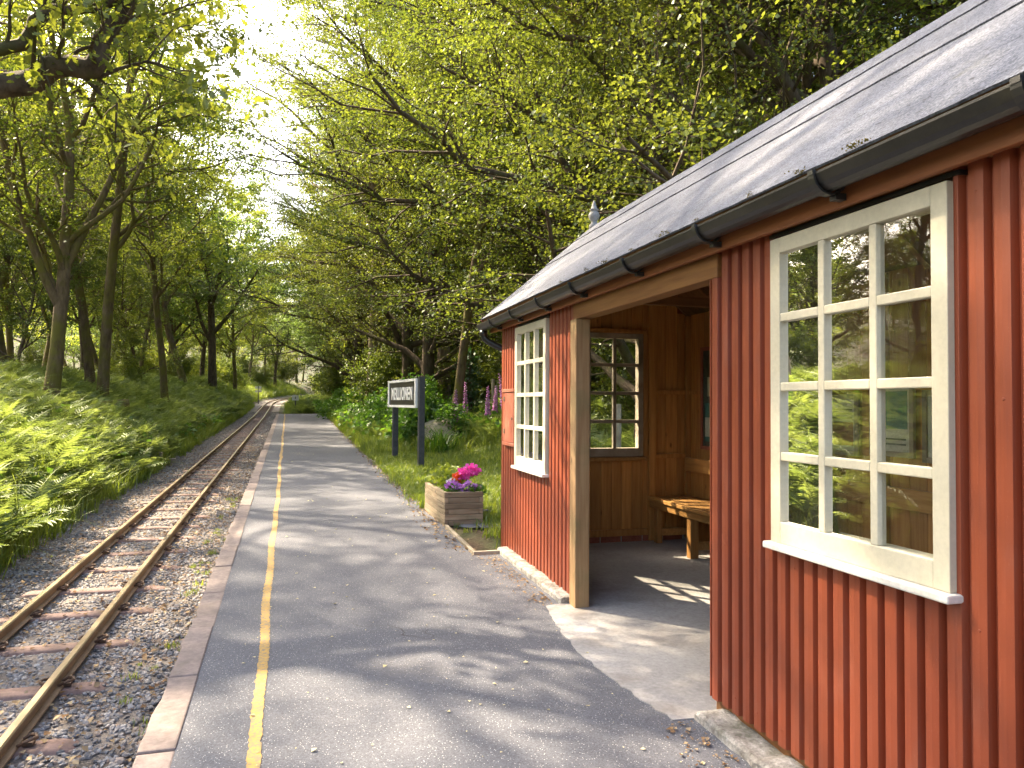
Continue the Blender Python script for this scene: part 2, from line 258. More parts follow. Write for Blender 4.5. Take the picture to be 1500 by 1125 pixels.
# ------------------------------------------------------------------ mesh helpers
class MB:
    def __init__(s): s.v = []; s.f = []; s.mi = []
    def add(s, vs_, fs_, mi=0):
        o = len(s.v); s.v += [tuple(p) for p in vs_]; s.f += [tuple(i+o for i in f) for f in fs_]; s.mi += [mi]*len(fs_); return s
    def box(s, a, b, mi=0):
        x0, y0, z0 = a; x1, y1, z1 = b
        return s.add([(x0, y0, z0), (x1, y0, z0), (x1, y1, z0), (x0, y1, z0), (x0, y0, z1), (x1, y0, z1), (x1, y1, z1), (x0, y1, z1)],
                     [(0, 3, 2, 1), (4, 5, 6, 7), (0, 1, 5, 4), (1, 2, 6, 5), (2, 3, 7, 6), (3, 0, 4, 7)], mi)
    def prism(s, poly, fn0, fn1, mi=0):
        n = len(poly); return s.add([fn0(*p) for p in poly]+[fn1(*p) for p in poly],
            [tuple(range(n))[::-1], tuple(range(n, 2*n))]+[(i, (i+1) % n, n+(i+1) % n, n+i) for i in range(n)], mi)
    def tube(s, pts, rad, k=8, cap=True, mi=0):
        pts = [Vector(p) for p in pts]; n = len(pts)
        if not hasattr(rad, '__len__'): rad = [rad]*n
        base = len(s.v); prev = None
        for i, p in enumerate(pts):
            d = (pts[min(i+1, n-1)]-pts[max(i-1, 0)]).normalized()
            if prev is None: a = d.orthogonal().normalized()
            else: a = (prev-d*prev.dot(d)).normalized()
            prev = a; b = d.cross(a)
            for j in range(k):
                an = 2*math.pi*j/k; s.v.append(tuple(p+(a*math.cos(an)+b*math.sin(an))*rad[i]))
        for i in range(n-1):
            for j in range(k): s.f.append((base+i*k+j, base+i*k+(j+1) % k, base+(i+1)*k+(j+1) % k, base+(i+1)*k+j)); s.mi.append(mi)
        if cap:
            s.f.append(tuple(base+j for j in range(k))[::-1]); s.f.append(tuple(base+(n-1)*k+j for j in range(k))); s.mi += [mi, mi]
        return s
    def lathe(s, prof, k=16, c=(0, 0, 0), mi=0):
        base = len(s.v); n = len(prof)
        for r, z in prof:
            for j in range(k): an = 2*math.pi*j/k; s.v.append((c[0]+r*math.cos(an), c[1]+r*math.sin(an), c[2]+z))
        for i in range(n-1):
            for j in range(k): s.f.append((base+i*k+j, base+i*k+(j+1) % k, base+(i+1)*k+(j+1) % k, base+(i+1)*k+j)); s.mi.append(mi)
        s.f.append(tuple(base+j for j in range(k))[::-1]); s.f.append(tuple(base+(n-1)*k+j for j in range(k))); s.mi += [mi, mi]; return s
    def xf(s, fn): s.v = [tuple(fn(Vector(p))) for p in s.v]; return s
    def mesh(s, name, mats, smooth=False, rnd=None):
        me = bpy.data.meshes.new(name); me.from_pydata(s.v, [], s.f)
        for m in (mats if isinstance(mats, (list, tuple)) else [mats]): me.materials.append(MAT[m])
        if any(s.mi): me.polygons.foreach_set('material_index', s.mi)
        if smooth: me.polygons.foreach_set('use_smooth', [True]*len(s.f))
        if rnd is not None: a = me.attributes.new('rnd', 'FLOAT', 'FACE'); a.data.foreach_set('value', np.array(rnd, dtype=np.float32))
        me.update(); return me
    def build(s, name, mats, parent=None, smooth=False, bevel=0.0, rnd=None, loc=None, rot=None):
        o = link_mesh(name, s.mesh(name, mats, smooth, rnd), parent, loc, rot)
        if bevel: b = o.modifiers.new('bevel', 'BEVEL'); b.width = bevel; b.segments = 2; b.limit_method = 'ANGLE'; b.angle_limit = R(40)
        return o

def npmesh(name, V, F, mat, rnd=None, smooth=False):
    """V (n,3), F list of (m,k) int arrays"""
    me = bpy.data.meshes.new(name); F = F if isinstance(F, list) else [F]
    me.vertices.add(len(V)); me.vertices.foreach_set('co', np.asarray(V, np.float32).ravel())
    lv = np.concatenate([f.ravel() for f in F]); tot = np.concatenate([np.full(len(f), f.shape[1]) for f in F])
    st = np.concatenate([[0], np.cumsum(tot)[:-1]])
    me.loops.add(len(lv)); me.loops.foreach_set('vertex_index', lv.astype(np.int32))
    me.polygons.add(len(tot)); me.polygons.foreach_set('loop_start', st.astype(np.int32))
    me.polygons.foreach_set('loop_total', tot.astype(np.int32))
    if smooth: me.polygons.foreach_set('use_smooth', np.ones(len(tot), bool))
    me.materials.append(MAT[mat])
    if rnd is not None: a = me.attributes.new('rnd', 'FLOAT', 'FACE'); a.data.foreach_set('value', np.asarray(rnd, np.float32))
    me.update(calc_edges=True); me.validate(); return me

def nrm(a): return a/np.maximum(np.linalg.norm(a, axis=-1, keepdims=True), 1e-9)
LEAF4 = (np.array([[0, 0, 0], [0.45, 0.42, 0.10], [1.0, 0, 0], [0.45, -0.42, 0.10]]), [(0, 1, 2), (0, 2, 3)])
_o = [(0, 0.02), (0.16, 0.12), (0.25, 0.10), (0.38, 0.24), (0.46, 0.15), (0.62, 0.30), (0.70, 0.17), (0.84, 0.22), (0.90, 0.10), (1.0, 0.0)]
LEAFOAK = (np.array([[x, y, 0.25*abs(y)] for x, y in _o]+[[x, -y, 0.25*abs(y)] for x, y in _o[-2::-1]]), [tuple(range(10))+(0,), (0, 9)+tuple(range(10, 19))])
LEAFOAK = (LEAFOAK[0], [tuple(range(0, 10)), (0,)+tuple(range(9, 19))])
def leaves(pos, ax, nm, size, rng, shape=LEAF4, flat=1.0):
    ax = nrm(ax); nm = nrm(nm-ax*np.sum(ax*nm, 1, keepdims=True)); sd_ = np.cross(nm, ax)
    L, fs = shape; k = len(L)
    V = pos[:, None, :]+size[:, None, None]*(L[None, :, 0, None]*ax[:, None]+L[None, :, 1, None]*sd_[:, None]*flat+L[None, :, 2, None]*nm[:, None])
    n = len(pos); base = (np.arange(n)*k)[:, None]
    F = [base+np.array(f)[None] for f in fs]; rn = rng.random(n); return V.reshape(-1, 3), F, np.concatenate([rn]*len(fs))

# ------------------------------------------------------------------ terrain
def g(y): return np.where(y < 50, 0.018*y, 0.9+0.028*(y-50))
def tx(y): return -1.71-0.0163*y+np.where(y > 75, (np.maximum(y, 75)-75)**2/400.0, 0)
def sm(t): t = np.clip(t, 0, 1); return t*t*(3-2*t)
def wob(x, y): return 0.5*np.sin(x*0.9+1.3*np.sin(y*0.31))+0.35*np.sin(y*0.73+x*0.4+1)+0.25*np.sin(x*2.1-y*1.7)
def height(x, y):
    x = np.asarray(x, float); y = np.asarray(y, float); d = x-tx(y); b = g(np.maximum(y, -12.0))
    left = -0.458+sm((-d-0.95)/0.4)*0.10+(0.75*np.clip((-d-1.2)/4.4, 0, 1)+0.25*sm((-d-1.2)/4.4))*1.75+sm((-d-5.5)/10)*0.5+0.10*wob(x, y)*sm((-d-1.6)/1.5)
    left = left-sm((-d-16)/16)*2.2+sm((-d-55)/110)*26
    plat = (y < 45.0)
    rp = np.where(x < 1.40, -0.10, -0.10+sm((x-1.40)/0.14)*0.085)
    rp = np.where((y < 7.3) & (x < 4.3), -0.10, rp)
    garden = sm((x-2.3)/3.0)*0.45*sm((y-12)/6)+sm((x-5.0)/12)*2.2+0.05*wob(x, y)*sm((x-2.0)/2)
    right_p = rp+np.where(x > 1.5, garden, 0)
    right_n = -0.44+sm((d-1.5)/1.8)*0.45+sm((d-3)/14)*2.0+0.06*wob(x, y)*sm((d-2)/2)
    k = sm((y-44.8)/1.2); right = right_p*(1-k)+right_n*k
    right = np.where(d < 1.10, -0.458, right)
    right = right+sm((d-40)/100)*22
    return b+np.where(d < 0, left, right)
dg = np.concatenate([np.arange(-170, -30, 10), np.arange(-30, -12, 1.5), np.arange(-12, -6.2, 0.5), np.arange(-6.2, -0.9, 0.16), np.arange(-0.85, 1.09, 0.25), [1.095, 1.13], np.arange(1.3, 3.0, 0.25), np.arange(3.0, 4.4, 0.07), np.arange(4.4, 10, 0.3), np.arange(10, 30, 1.5), np.arange(30, 171, 10)])
yg = np.concatenate([np.arange(-40, 0, 4), np.arange(0, 46, 0.5), np.arange(46, 90, 1.5), np.arange(90, 330, 8)])
YY, DD = np.meshgrid(yg, dg, indexing='ij'); XX = DD+tx(YY); ZZ = height(XX, YY)
nY, nD = YY.shape; ii = np.arange(nY*nD).reshape(nY, nD)
Fq = np.stack([ii[:-1, :-1], ii[:-1, 1:], ii[1:, 1:], ii[1:, :-1]], -1).reshape(-1, 4)
gm = npmesh('ground', np.stack([XX, YY, ZZ], -1).reshape(-1, 3), Fq, 'soil', smooth=True)
gm.materials.append(MAT['bed']); dc = (DD[:-1, :-1]+DD[1:, 1:])/2; gm.polygons.foreach_set('material_index', ((dc > -1.25) & (dc < 1.12)).astype(np.int32).ravel())
tag(link_mesh('ground', gm), kind='structure')
def H(x, y): return float(height(np.array(x), np.array(y)))

# ------------------------------------------------------------------ scatter by geometry nodes (for uncountable stuff only)
PROTO = {}
def protos(key, meshes):
    c = bpy.data.collections.new(key)
    for i, me in enumerate(meshes): c.objects.link(bpy.data.objects.new('%s_%02d' % (key, i), me))
    PROTO[key] = (c, len(meshes))
def scatter(name, key, P, rot, scl, label, cat, rng):
    c, n = PROTO[key]; me = bpy.data.meshes.new(name); k = len(P); me.vertices.add(k); me.vertices.foreach_set('co', np.asarray(P, np.float32).ravel())
    a = me.attributes.new('rot', 'FLOAT_VECTOR', 'POINT'); a.data.foreach_set('vector', np.asarray(rot, np.float32).ravel())
    a = me.attributes.new('scl', 'FLOAT', 'POINT'); a.data.foreach_set('value', np.asarray(scl, np.float32))
    a = me.attributes.new('idx', 'INT', 'POINT'); a.data.foreach_set('value', rng.integers(0, n, k).astype(np.int32))
    o = link_mesh(name, me); ng = bpy.data.node_groups.new('scatter_'+name, 'GeometryNodeTree')
    ng.interface.new_socket('Geometry', in_out='INPUT', socket_type='NodeSocketGeometry'); ng.interface.new_socket('Geometry', in_out='OUTPUT', socket_type='NodeSocketGeometry')
    nn = ng.nodes; L = ng.links.new; gi = nn.new('NodeGroupInput'); go = nn.new('NodeGroupOutput')
    ci = nn.new('GeometryNodeCollectionInfo'); ci.inputs[0].default_value = c; ci.inputs['Separate Children'].default_value = True; ci.inputs['Reset Children'].default_value = True
    ip = nn.new('GeometryNodeInstanceOnPoints'); ip.inputs['Pick Instance'].default_value = True
    def na(nm_, tp): x = nn.new('GeometryNodeInputNamedAttribute'); x.data_type = tp; x.inputs[0].default_value = nm_; return x.outputs[0]
    L(gi.outputs[0], ip.inputs['Points']); L(ci.outputs[0], ip.inputs['Instance']); L(na('idx', 'INT'), ip.inputs['Instance Index'])
    er = nn.new('FunctionNodeEulerToRotation'); L(na('rot', 'FLOAT_VECTOR'), er.inputs[0]); L(er.outputs[0], ip.inputs['Rotation'])
    L(na('scl', 'FLOAT'), ip.inputs['Scale']); L(ip.outputs[0], go.inputs[0])
    md = o.modifiers.new('scatter', 'NODES'); md.node_group = ng
    return tag(o, label, cat, kind='stuff')

# ================================================================== PLATFORM
SL = 0.018
def pz(y): return SL*y
KX = -0.0163
plat = MB()
edge = [(1.83, 0.2), (1.83, 6.66), (1.52, 6.70), (1.54, 8.2), (1.52, 10.5), (1.51, 12.8), (1.47, 18), (1.43, 23.7), (1.42, 33), (1.42, 44.6)]
rr = random.Random(5)
ed2 = []
for (a, b), (c, d) in zip(edge, edge[1:]):
    n = max(1, int((d-b)/0.35)) if d > 6.75 else 1
    for i in range(n):
        t = i/n; ed2.append((a+(c-a)*t+(rr.uniform(-0.035, 0.035) if d > 6.75 and i else 0), b+(d-b)*t))
ed2.append(edge[-1])
poly = [(-0.425+KX*-3, -3.0), (1.83, -3.0)]+ed2+[(-0.425+KX*44.6, 44.6)]
plat.prism(poly, lambda x, y: (x, y, pz(y)), lambda x, y: (x, y, pz(y)-0.42))
platform = plat.build('platform', 'asphalt'); tag(platform, kind='structure')
# kerb stones, one by one
def kerb_mesh(seed):
    r = random.Random(seed); b = MB(); n = 9; L = 0.822; Wk = 0.140
    left = [(-Wk/2+r.uniform(-0.012, 0.006), -L/2+L*i/n) for i in range(n+1)]
    if seed % 3 == 0: i = r.randrange(2, n-1); left[i] = (left[i][0]+0.02, left[i][1])
    pts = left+[(Wk/2, L/2), (Wk/2, -L/2)]
    b.prism(pts[::-1], lambda x, y: (x, y, 0.0), lambda x, y: (x+0.0, y, -0.44)); return b.mesh('kerb_stone', 'kerb')
kms = [kerb_mesh(i) for i in range(6)]
y = 0.06; i = 0
while y < 44.6:
    o = link_mesh('kerb_stone', kms[i % 6], platform, (-0.499+KX*y+0.003*math.sin(i*2.3), y+0.415, pz(y+0.415)+0.007+0.004*math.sin(i*1.7)), (math.atan(SL), 0, -KX+0.004*math.sin(i*3.1)))
    b = o.modifiers.new('bevel', 'BEVEL'); b.width = 0.008; b.segments = 2; b.limit_method = 'ANGLE'
    y += 0.832; i += 1
# yellow line
yl = MB(); ys = list(np.arange(0.3, 14, 0.02))+list(np.arange(14, 44.5, 0.2)); rl = random.Random(9)
for y in ys:
    j = 0.0028 if y < 14 else 0.006; sh = 0.006*math.sin(y*3.1)+0.008*math.sin(y*0.7); x = -0.112+KX*y+sh
    yl.v += [(x-0.027+rl.gauss(0, j), y, pz(y)+0.004), (x+0.027+rl.gauss(0, j), y, pz(y)+0.004)]
for k in range(len(ys)-1): yl.f.append((2*k, 2*k+1, 2*k+3, 2*k+2)); yl.mi.append(0)
yl.build('painted_line', 'yellow', platform)['label'] = 'worn yellow painted safety line'
# end edging of the platform
eb = MB(); eb.box((-1.30, 44.60, pz(44.6)-0.4), (1.45, 44.80, pz(44.6)+0.02)); eb.build('end_edging', 'kerb', platform, bevel=0.01)

# ================================================================== TRACK
track = thing('railway_track', 'narrow gauge railway track with rusty rails and steel sleepers beside the platform', 'railway track', (0, 0, 0))
def rail_prof():
    hw, top = 0.026, 0.0
    return [(-0.040, -0.098), (0.040, -0.098), (0.040, -0.088), (0.008, -0.078), (0.007, -0.035), (0.025, -0.026), (0.026, -0.008), (0.018, 0.0), (-0.018, 0.0), (-0.026, -0.008), (-0.025, -0.026), (-0.007, -0.035), (-0.008, -0.078), (-0.040, -0.088)]
RT = -0.33
yr = list(np.arange(0.5, 75, 3.0))+list(np.arange(75, 190, 2.5))
for off in (-0.328, 0.328):
    b = MB(); pr = rail_prof(); k = len(pr)
    for y in yr:
        x0 = float(tx(np.array(y)))+off; zb = float(g(np.array(y)))+RT
        for px, pz_ in pr: b.v.append((x0+px, y, zb+pz_))
    for s in range(len(yr)-1):
        for j in range(k):
            b.f.append((s*k+j, s*k+(j+1) % k, (s+1)*k+(j+1) % k, (s+1)*k+j)); b.mi.append(1 if j in (6, 7, 8) else 0)
    o = b.build('rail', ['railside', 'railtop'], track)
# pressed steel sleepers
def sleeper_mesh(seed):
    r = random.Random(seed); b = MB(); xs = [-0.66, -0.635, -0.59, -0.53, -0.3, 0, 0.3, 0.53, 0.59, 0.635, 0.66]; dz = [-0.09, -0.035, -0.012, -0.002, 0, 0, 0, -0.002, -0.012, -0.035, -0.09]
    sec = [(-0.10, -0.075), (-0.078, -0.014), (-0.062, -0.001), (0.062, -0.001), (0.078, -0.014), (0.10, -0.075)]; k = len(sec)
    for x, z in zip(xs, dz):
        tap = 0.72 if abs(x) > 0.65 else (0.9 if abs(x) > 0.62 else 1)
        for sy, sz in sec: b.v.append((x, sy*tap, sz+z))
    for i in range(len(xs)-1):
        for j in range(k-1): b.f.append((i*k+j, (i+1)*k+j, (i+1)*k+j+1, i*k+j+1)); b.mi.append(0)
    b.f.append(tuple(range(k))); b.f.append(tuple(range((len(xs)-1)*k, len(xs)*k))[::-1]); b.mi += [0, 0]
    return b.mesh('sleeper', 'sleeper', smooth=True)
slm = [sleeper_mesh(i) for i in range(2)]
def clip_mesh():
    b = MB(); pts = [(-0.02, -0.045, 0.012), (0.015, -0.05, 0.03), (0.045, -0.03, 0.036), (0.058, 0.0, 0.03), (0.045, 0.03, 0.036), (0.015, 0.05, 0.03), (-0.02, 0.045, 0.012)]
    b.tube(pts, 0.0095, 6); b.box((-0.005, -0.022, -0.004), (0.045, 0.022, 0.014)); return b.mesh('rail_clip', 'clip', smooth=False)
clm = clip_mesh(); r = random.Random(3); y = 1.25; n = 0; SLY = []
while y < 74:
    x0 = float(tx(np.array(y))); z0 = float(g(np.array(y)))+RT-0.0985
    s = link_mesh('sleeper', slm[n % 2], track, (x0+r.uniform(-0.03, 0.03), y, z0+r.uniform(-0.006, 0.0)), (0, r.uniform(-0.006, 0.006), r.uniform(-0.045, 0.045)))
    SLY.append(y)
    if y < 24:
        for off in (-0.328, 0.328):
            for sgn in (-1, 1):
                link_mesh('rail_clip', clm, s, (off+sgn*0.040, r.uniform(-0.008, 0.008), 0.010), (0, 0, 0 if sgn > 0 else math.pi))
    y += 0.825+r.uniform(-0.04, 0.04); n += 1
# ballast
def stone_mesh(seed):
    bm = bmesh.new(); bmesh.ops.create_icosphere(bm, subdivisions=1, radius=0.5); r = random.Random(seed)
    sx, sy, sz = r.uniform(0.7, 1.25), r.uniform(0.6, 1.0), r.uniform(0.38, 0.7)
    for v in bm.verts: v.co = Vector((v.co.x*sx, v.co.y*sy, v.co.z*sz))*r.uniform(0.75, 1.2)
    me = bpy.data.meshes.new('stone'); bm.to_mesh(me); bm.free(); me.materials.append(MAT['ballast']); return me
protos('ballast_stone', [stone_mesh(i) for i in range(9)])
rng = np.random.default_rng(11)
def ring(n, y0, y1, d0, d1, p=1.0):
    y = y0+(y1-y0)*rng.random(n)**p; d = d0+(d1-d0)*rng.random(n); return d+tx(y), y
bx, by = [], []; bs = []
for n_, y0, y1, s0, s1 in ((23000, 2.2, 12, 0.022, 0.055), (13000, 12, 30, 0.03, 0.065), (5000, 30, 60, 0.05, 0.09)):
    a, b = ring(n_, y0, y1, -1.42, 1.09); bx.append(a); by.append(b); bs.append(s0+(s1-s0)*rng.random(n_)**2)
bx, by, bs = map(np.concatenate, (bx, by, bs)); dd = bx-tx(by)
ysl = np.array(SLY); near = np.abs(by[:, None]-ysl[None]).min(1) < 0.075; keep = ~(np.abs(np.abs(dd)-0.328) < 0.05) & ~(near & (np.abs(dd) < 0.68) & (rng.random(len(dd)) < 0.62)); bx, by, bs, dd = bx[keep], by[keep], bs[keep], dd[keep]
bz = height(bx, by)+0.002+rng.random(len(bx))*0.006+np.where(dd > 0.85, (dd-0.85)*0.10, 0)-np.where(np.abs(dd) < 0.3, 0.004, 0)
scatter('ballast', 'ballast_stone', np.stack([bx, by, bz], 1), rng.random((len(bx), 3))*6.28*np.array([0.12, 0.12, 1]), bs, 'loose grey and brown ballast stones around the sleepers', 'ballast', rng)
# leaf litter
def litter_mesh(seed, mat):
    r = np.random.default_rng(seed); V, F, rn = leaves(np.zeros((1, 3)), np.array([[1., 0, 0.1]]), np.array([[0.1, 0.1, 1.]]), np.array([1.0]), r)
    V[1] += [0, 0.05, 0.15]; return npmesh('litter', V-np.array([0.5, 0, 0]), F, mat, rn)
protos('litter_leaf', [litter_mesh(i, 'litter') for i in range(4)])
protos('pale_leaf', [litter_mesh(i+9, 'paleleaf') for i in range(3)])
lx, ly = ring(9000, 2.2, 26, -1.4, 1.1); lz = height(lx, ly)+0.03
ld = lx-tx(ly); k = rng.random(len(lx)) < np.where(ld > 0.45, 0.9, 0.45); lx, ly, lz = lx[k], ly[k], lz[k]
scatter('leaf_litter', 'litter_leaf', np.stack([lx, ly, lz], 1), rng.normal(0, 0.3, (len(lx), 3))+np.array([0, 0, 1])*rng.random((len(lx), 1))*6.28, 0.018+rng.random(len(lx))*0.032, 'brown dead leaves strewn over the ballast', 'leaf litter', rng)
n_ = 420; ly = 1.8+rng.random(n_)**1.6*18; lx = -0.3+rng.random(n_)*2.05; k = (lx < 1.4) | (ly < 6.6); lx, ly = lx[k], ly[k]
scatter('fallen_leaves', 'pale_leaf', np.stack([lx, ly, pz(ly)+0.004], 1), rng.normal(0, 0.12, (len(lx), 3))+np.array([0, 0, 1])*rng.random((len(lx), 1))*6.28, 0.010+rng.random(len(lx))**3*0.026, 'small pale fallen leaves scattered on the asphalt platform', 'leaf litter', rng)
n_ = 2600; ly = 6.75+rng.random(n_)*34; lx = 1.46-0.0022*(ly-8)+rng.normal(0, 0.07, n_)
scatter('edge_litter', 'litter_leaf', np.stack([lx, ly, pz(ly)+0.008], 1), rng.normal(0, 0.3, (n_, 3))+np.array([0, 0, 1])*rng.random((n_, 1))*6.28, 0.015+rng.random(n_)*0.03, 'brown leaf litter along the grassy platform edge', 'leaf litter', rng)
n_ = 700; ly = np.concatenate([5.0+rng.random(n_//2)*1.75, 1.5+rng.random(n_-n_//2)*1.6]); lx = 1.70+rng.normal(0, 0.06, n_)-np.abs(rng.normal(0, 0.05, n_)); lx = np.minimum(lx, 1.725)
scatter('wall_foot_litter', 'litter_leaf', np.stack([lx, ly, pz(ly)+0.007], 1), rng.normal(0, 0.2, (n_, 3))+np.array([0, 0, 1])*rng.random((n_, 1))*6.28, 0.008+rng.random(n_)**2*0.024, 'dead leaves gathered along the foot of the shelter wall', 'leaf litter', rng)

# ================================================================== SHELTER
XW = 1.875; Y0, Y1 = 1.10, 7.00; XB = 3.84; ZB, ZT = 0.13, 2.215
EAVE = (1.72, 2.335); RIDGE = (2.90, 3.33); YV0, YV1 = 0.80, 7.27
sh = thing('waiting_shelter', 'red corrugated metal waiting shelter with grey felt roof and cream windows', 'shelter', (0, 0, 0))
def rib_x(y):
    p = 0.0835; t = ((y-Y0) % p)/p
    w = 0.64; e = 0.08
    if t < e: k = t/e
    elif t < w: k = 1
    elif t < w+e: k = 1-(t-w)/e
    else: k = 0
    return XW+0.024*(1-k)
def clad(y0, y1, z0, z1, bend=True):
    ys_ = {y0, y1}; p = 0.0835
    for i in range(-1, int((y1-Y0)/p)+3):
        for t in (0, 0.02, 0.06, 0.08, 0.10, 0.35, 0.62, 0.64, 0.66, 0.70, 0.72, 0.74):
            yy = Y0+(i+t)*p
            if y0 < yy < y1: ys_.add(yy)
    ys_ = sorted(ys_); b = MB(); zs = [z0, z0+(z1-z0)/2, z1]
    for yy in ys_:
        t = ((yy-Y0) % p)/p; x = rib_x(yy)-(0.0015 if 0.3 < t < 0.4 else 0)-(0.0025 if int((yy-Y0)/0.668) % 2 else 0)
        for z in zs: b.v.append((x, yy, z))
    for i in range(len(ys_)-1):
        for j in range(2): b.f.append((i*3+j+1, (i+1)*3+j+1, (i+1)*3+j, i*3+j)); b.mi.append(0)
    n = len(ys_); o = b.build('cladding_sheet', 'red', sh, smooth=False)
    sol = o.modifiers.new('solid', 'SOLIDIFY'); sol.thickness = 0.003; sol.offset = 1
    return o
WIN = [(1.789, 2.664), (5.595, 6.47)]; WZ = (0.949, 2.173)
OP = (3.18, 4.985)
clad(Y0, WIN[0][0], ZB, ZT); clad(WIN[0][0], WIN[0][1], ZB, WZ[0]-0.03); clad(WIN[0][1], OP[0], ZB, ZT)
clad(OP[1]+0.03, WIN[1][0], ZB, ZT); clad(WIN[1][0], WIN[1][1], ZB, WZ[0]-0.03); clad(WIN[1][1], Y1, ZB, ZT)
# folded edge of the sheet at the doorway
b = MB(); b.box((XW-0.001, OP[0]-0.004, ZB+0.0), (XW+0.045, OP[0]+0.004, ZT-0.12)); b.build('edge_trim', 'red', sh)
b = MB(); b.box((XW-0.004, Y1-0.002, ZB), (XW+0.06, Y1+0.012, ZT)); b.box((XW-0.004, Y1+0.002, ZB), (XB+0.06, Y1+0.014, ZB+0.5)); b.build('corner_trim', 'red', sh)
fx = MB()
for (a, c, z0, z1) in ((Y0, WIN[0][0], ZB, ZT), (WIN[0][0], WIN[0][1], ZB, WZ[0]), (WIN[0][1], OP[0], ZB, ZT), (OP[1]+0.03, WIN[1][0], ZB, ZT), (WIN[1][0], WIN[1][1], ZB, WZ[0]), (WIN[1][1], Y1, ZB, ZT)):
    k0_ = int((a-Y0)/0.0835)
    for kk in range(k0_, int((c-Y0)/0.0835)+1):
        yy = Y0+(kk+0.35)*0.0835
        if not (a+0.01 < yy < c-0.01): continue
        for zz, ev in ((0.20, 0), (0.86, 1), (1.52, 0), (2.12, 1)):
            if z0 < zz < z1-0.03 and (kk+ev) % 2 == 0: fx.tube([(XW+0.001, yy, zz), (XW-0.004, yy, zz), (XW-0.006, yy, zz)], [0.006, 0.006, 0.0035], 6)
tag(fx.build('fixings', 'red', sh), kind='stuff')
# sole plates below the cladding
def bx(name, a, c, m, parent=sh, bev=0.004, label=None):
    o = MB().box(a, c).build(name, m, parent, bevel=bev)
    if label: o['label'] = label
    return o
bx('sole_plate', (XW+0.03, Y0, 0.03), (XW+0.09, OP[0]-0.10, ZB+0.05), 'beam'); bx('sole_plate', (XW+0.03, OP[1]+0.11, 0.06), (XW+0.09, Y1-0.01, ZB+0.05), 'beam')
# posts and beams of the doorway
o = bx('door_post', (1.842, OP[1]-0.105+0.11, 0.075), (1.945, OP[1]+0.025+0.0, 2.092), 'post', bev=0.006) if False else bx('door_post', (1.835, 4.885, 0.07), (1.94, 5.005, 2.092), 'post', bev=0.006, label='weathered timber post with green algae at its foot')
bx('door_post', (1.90, 3.075, 0.045), (1.985, 3.172, 2.092), 'darkwood', bev=0.004)
bx('lintel', (1.862, 3.10, 2.094), (1.965, 5.02, 2.205), 'beam', bev=0.006)
bx('wall_plate', (1.90, Y0, 2.216), (1.985, Y1, 2.30), 'fascia')
bx('fascia_board', (1.812, YV0+0.02, 2.195), (1.838, YV1-0.02, 2.330), 'fascia', bev=0.003)
bx('soffit_board', (1.838, YV0+0.03, 2.212), (1.985, YV1-0.03, 2.2155), 'darkwood', bev=0)
for w in WIN: bx('head_flashing', (1.862, w[0]-0.03, WZ[1]+0.012), (1.90, w[1]+0.03, WZ[1]+0.026), 'black', bev=0)
# concrete plinth in front of the wall foot
def plinth(y0, y1, xo, seed):
    r = random.Random(seed); b = MB(); n = int((y1-y0)/0.05); rows = []
    for i in range(n+1):
        y = y0+(y1-y0)*i/n; x = xo+r.uniform(-0.008, 0.008); zt = pz(y)+0.042+r.uniform(-0.006, 0.005)
        rows.append([(x-0.006, y, pz(y)-0.1), (x, y, zt-0.012), (x+0.014, y, zt), (x+0.07, y, zt+r.uniform(-0.004, 0.008)), (1.99, y, zt+0.0), (1.99, y, pz(y)-0.1)])
    for rw in rows: b.v += rw
    for i in range(n):
        for j in range(5): b.f.append((i*6+j, i*6+j+1, (i+1)*6+j+1, (i+1)*6+j)); b.mi.append(0)
    b.f.append(tuple(range(6))[::-1]); b.f.append(tuple(range(n*6, n*6+6))); b.mi += [0, 0]
    b.build('concrete_plinth', 'step', sh)
plinth(0.6, 3.12, 1.765, 1); plinth(5.02, 6.80, 1.775, 2)
# floor slab, slightly above the asphalt
fl = MB(); r = random.Random(8); lf = [(1.66+0.10*math.sin((y-3.1)*1.65)*(-1)+r.uniform(-0.012, 0.012), y) for y in np.arange(3.13, 5.05, 0.06)]
poly = [(1.80, 3.12)]+lf+[(1.80, 5.03), (1.95, 5.03), (1.95, 6.98), (3.90, 6.98), (3.90, 1.12), (1.95, 1.12), (1.95, 3.12)]
fl.prism(poly[::-1], lambda x, y: (x, y, pz(y)+0.006), lambda x, y: (x, y, pz(y)-0.09)); fl.build('floor_slab', 'concrete', sh)

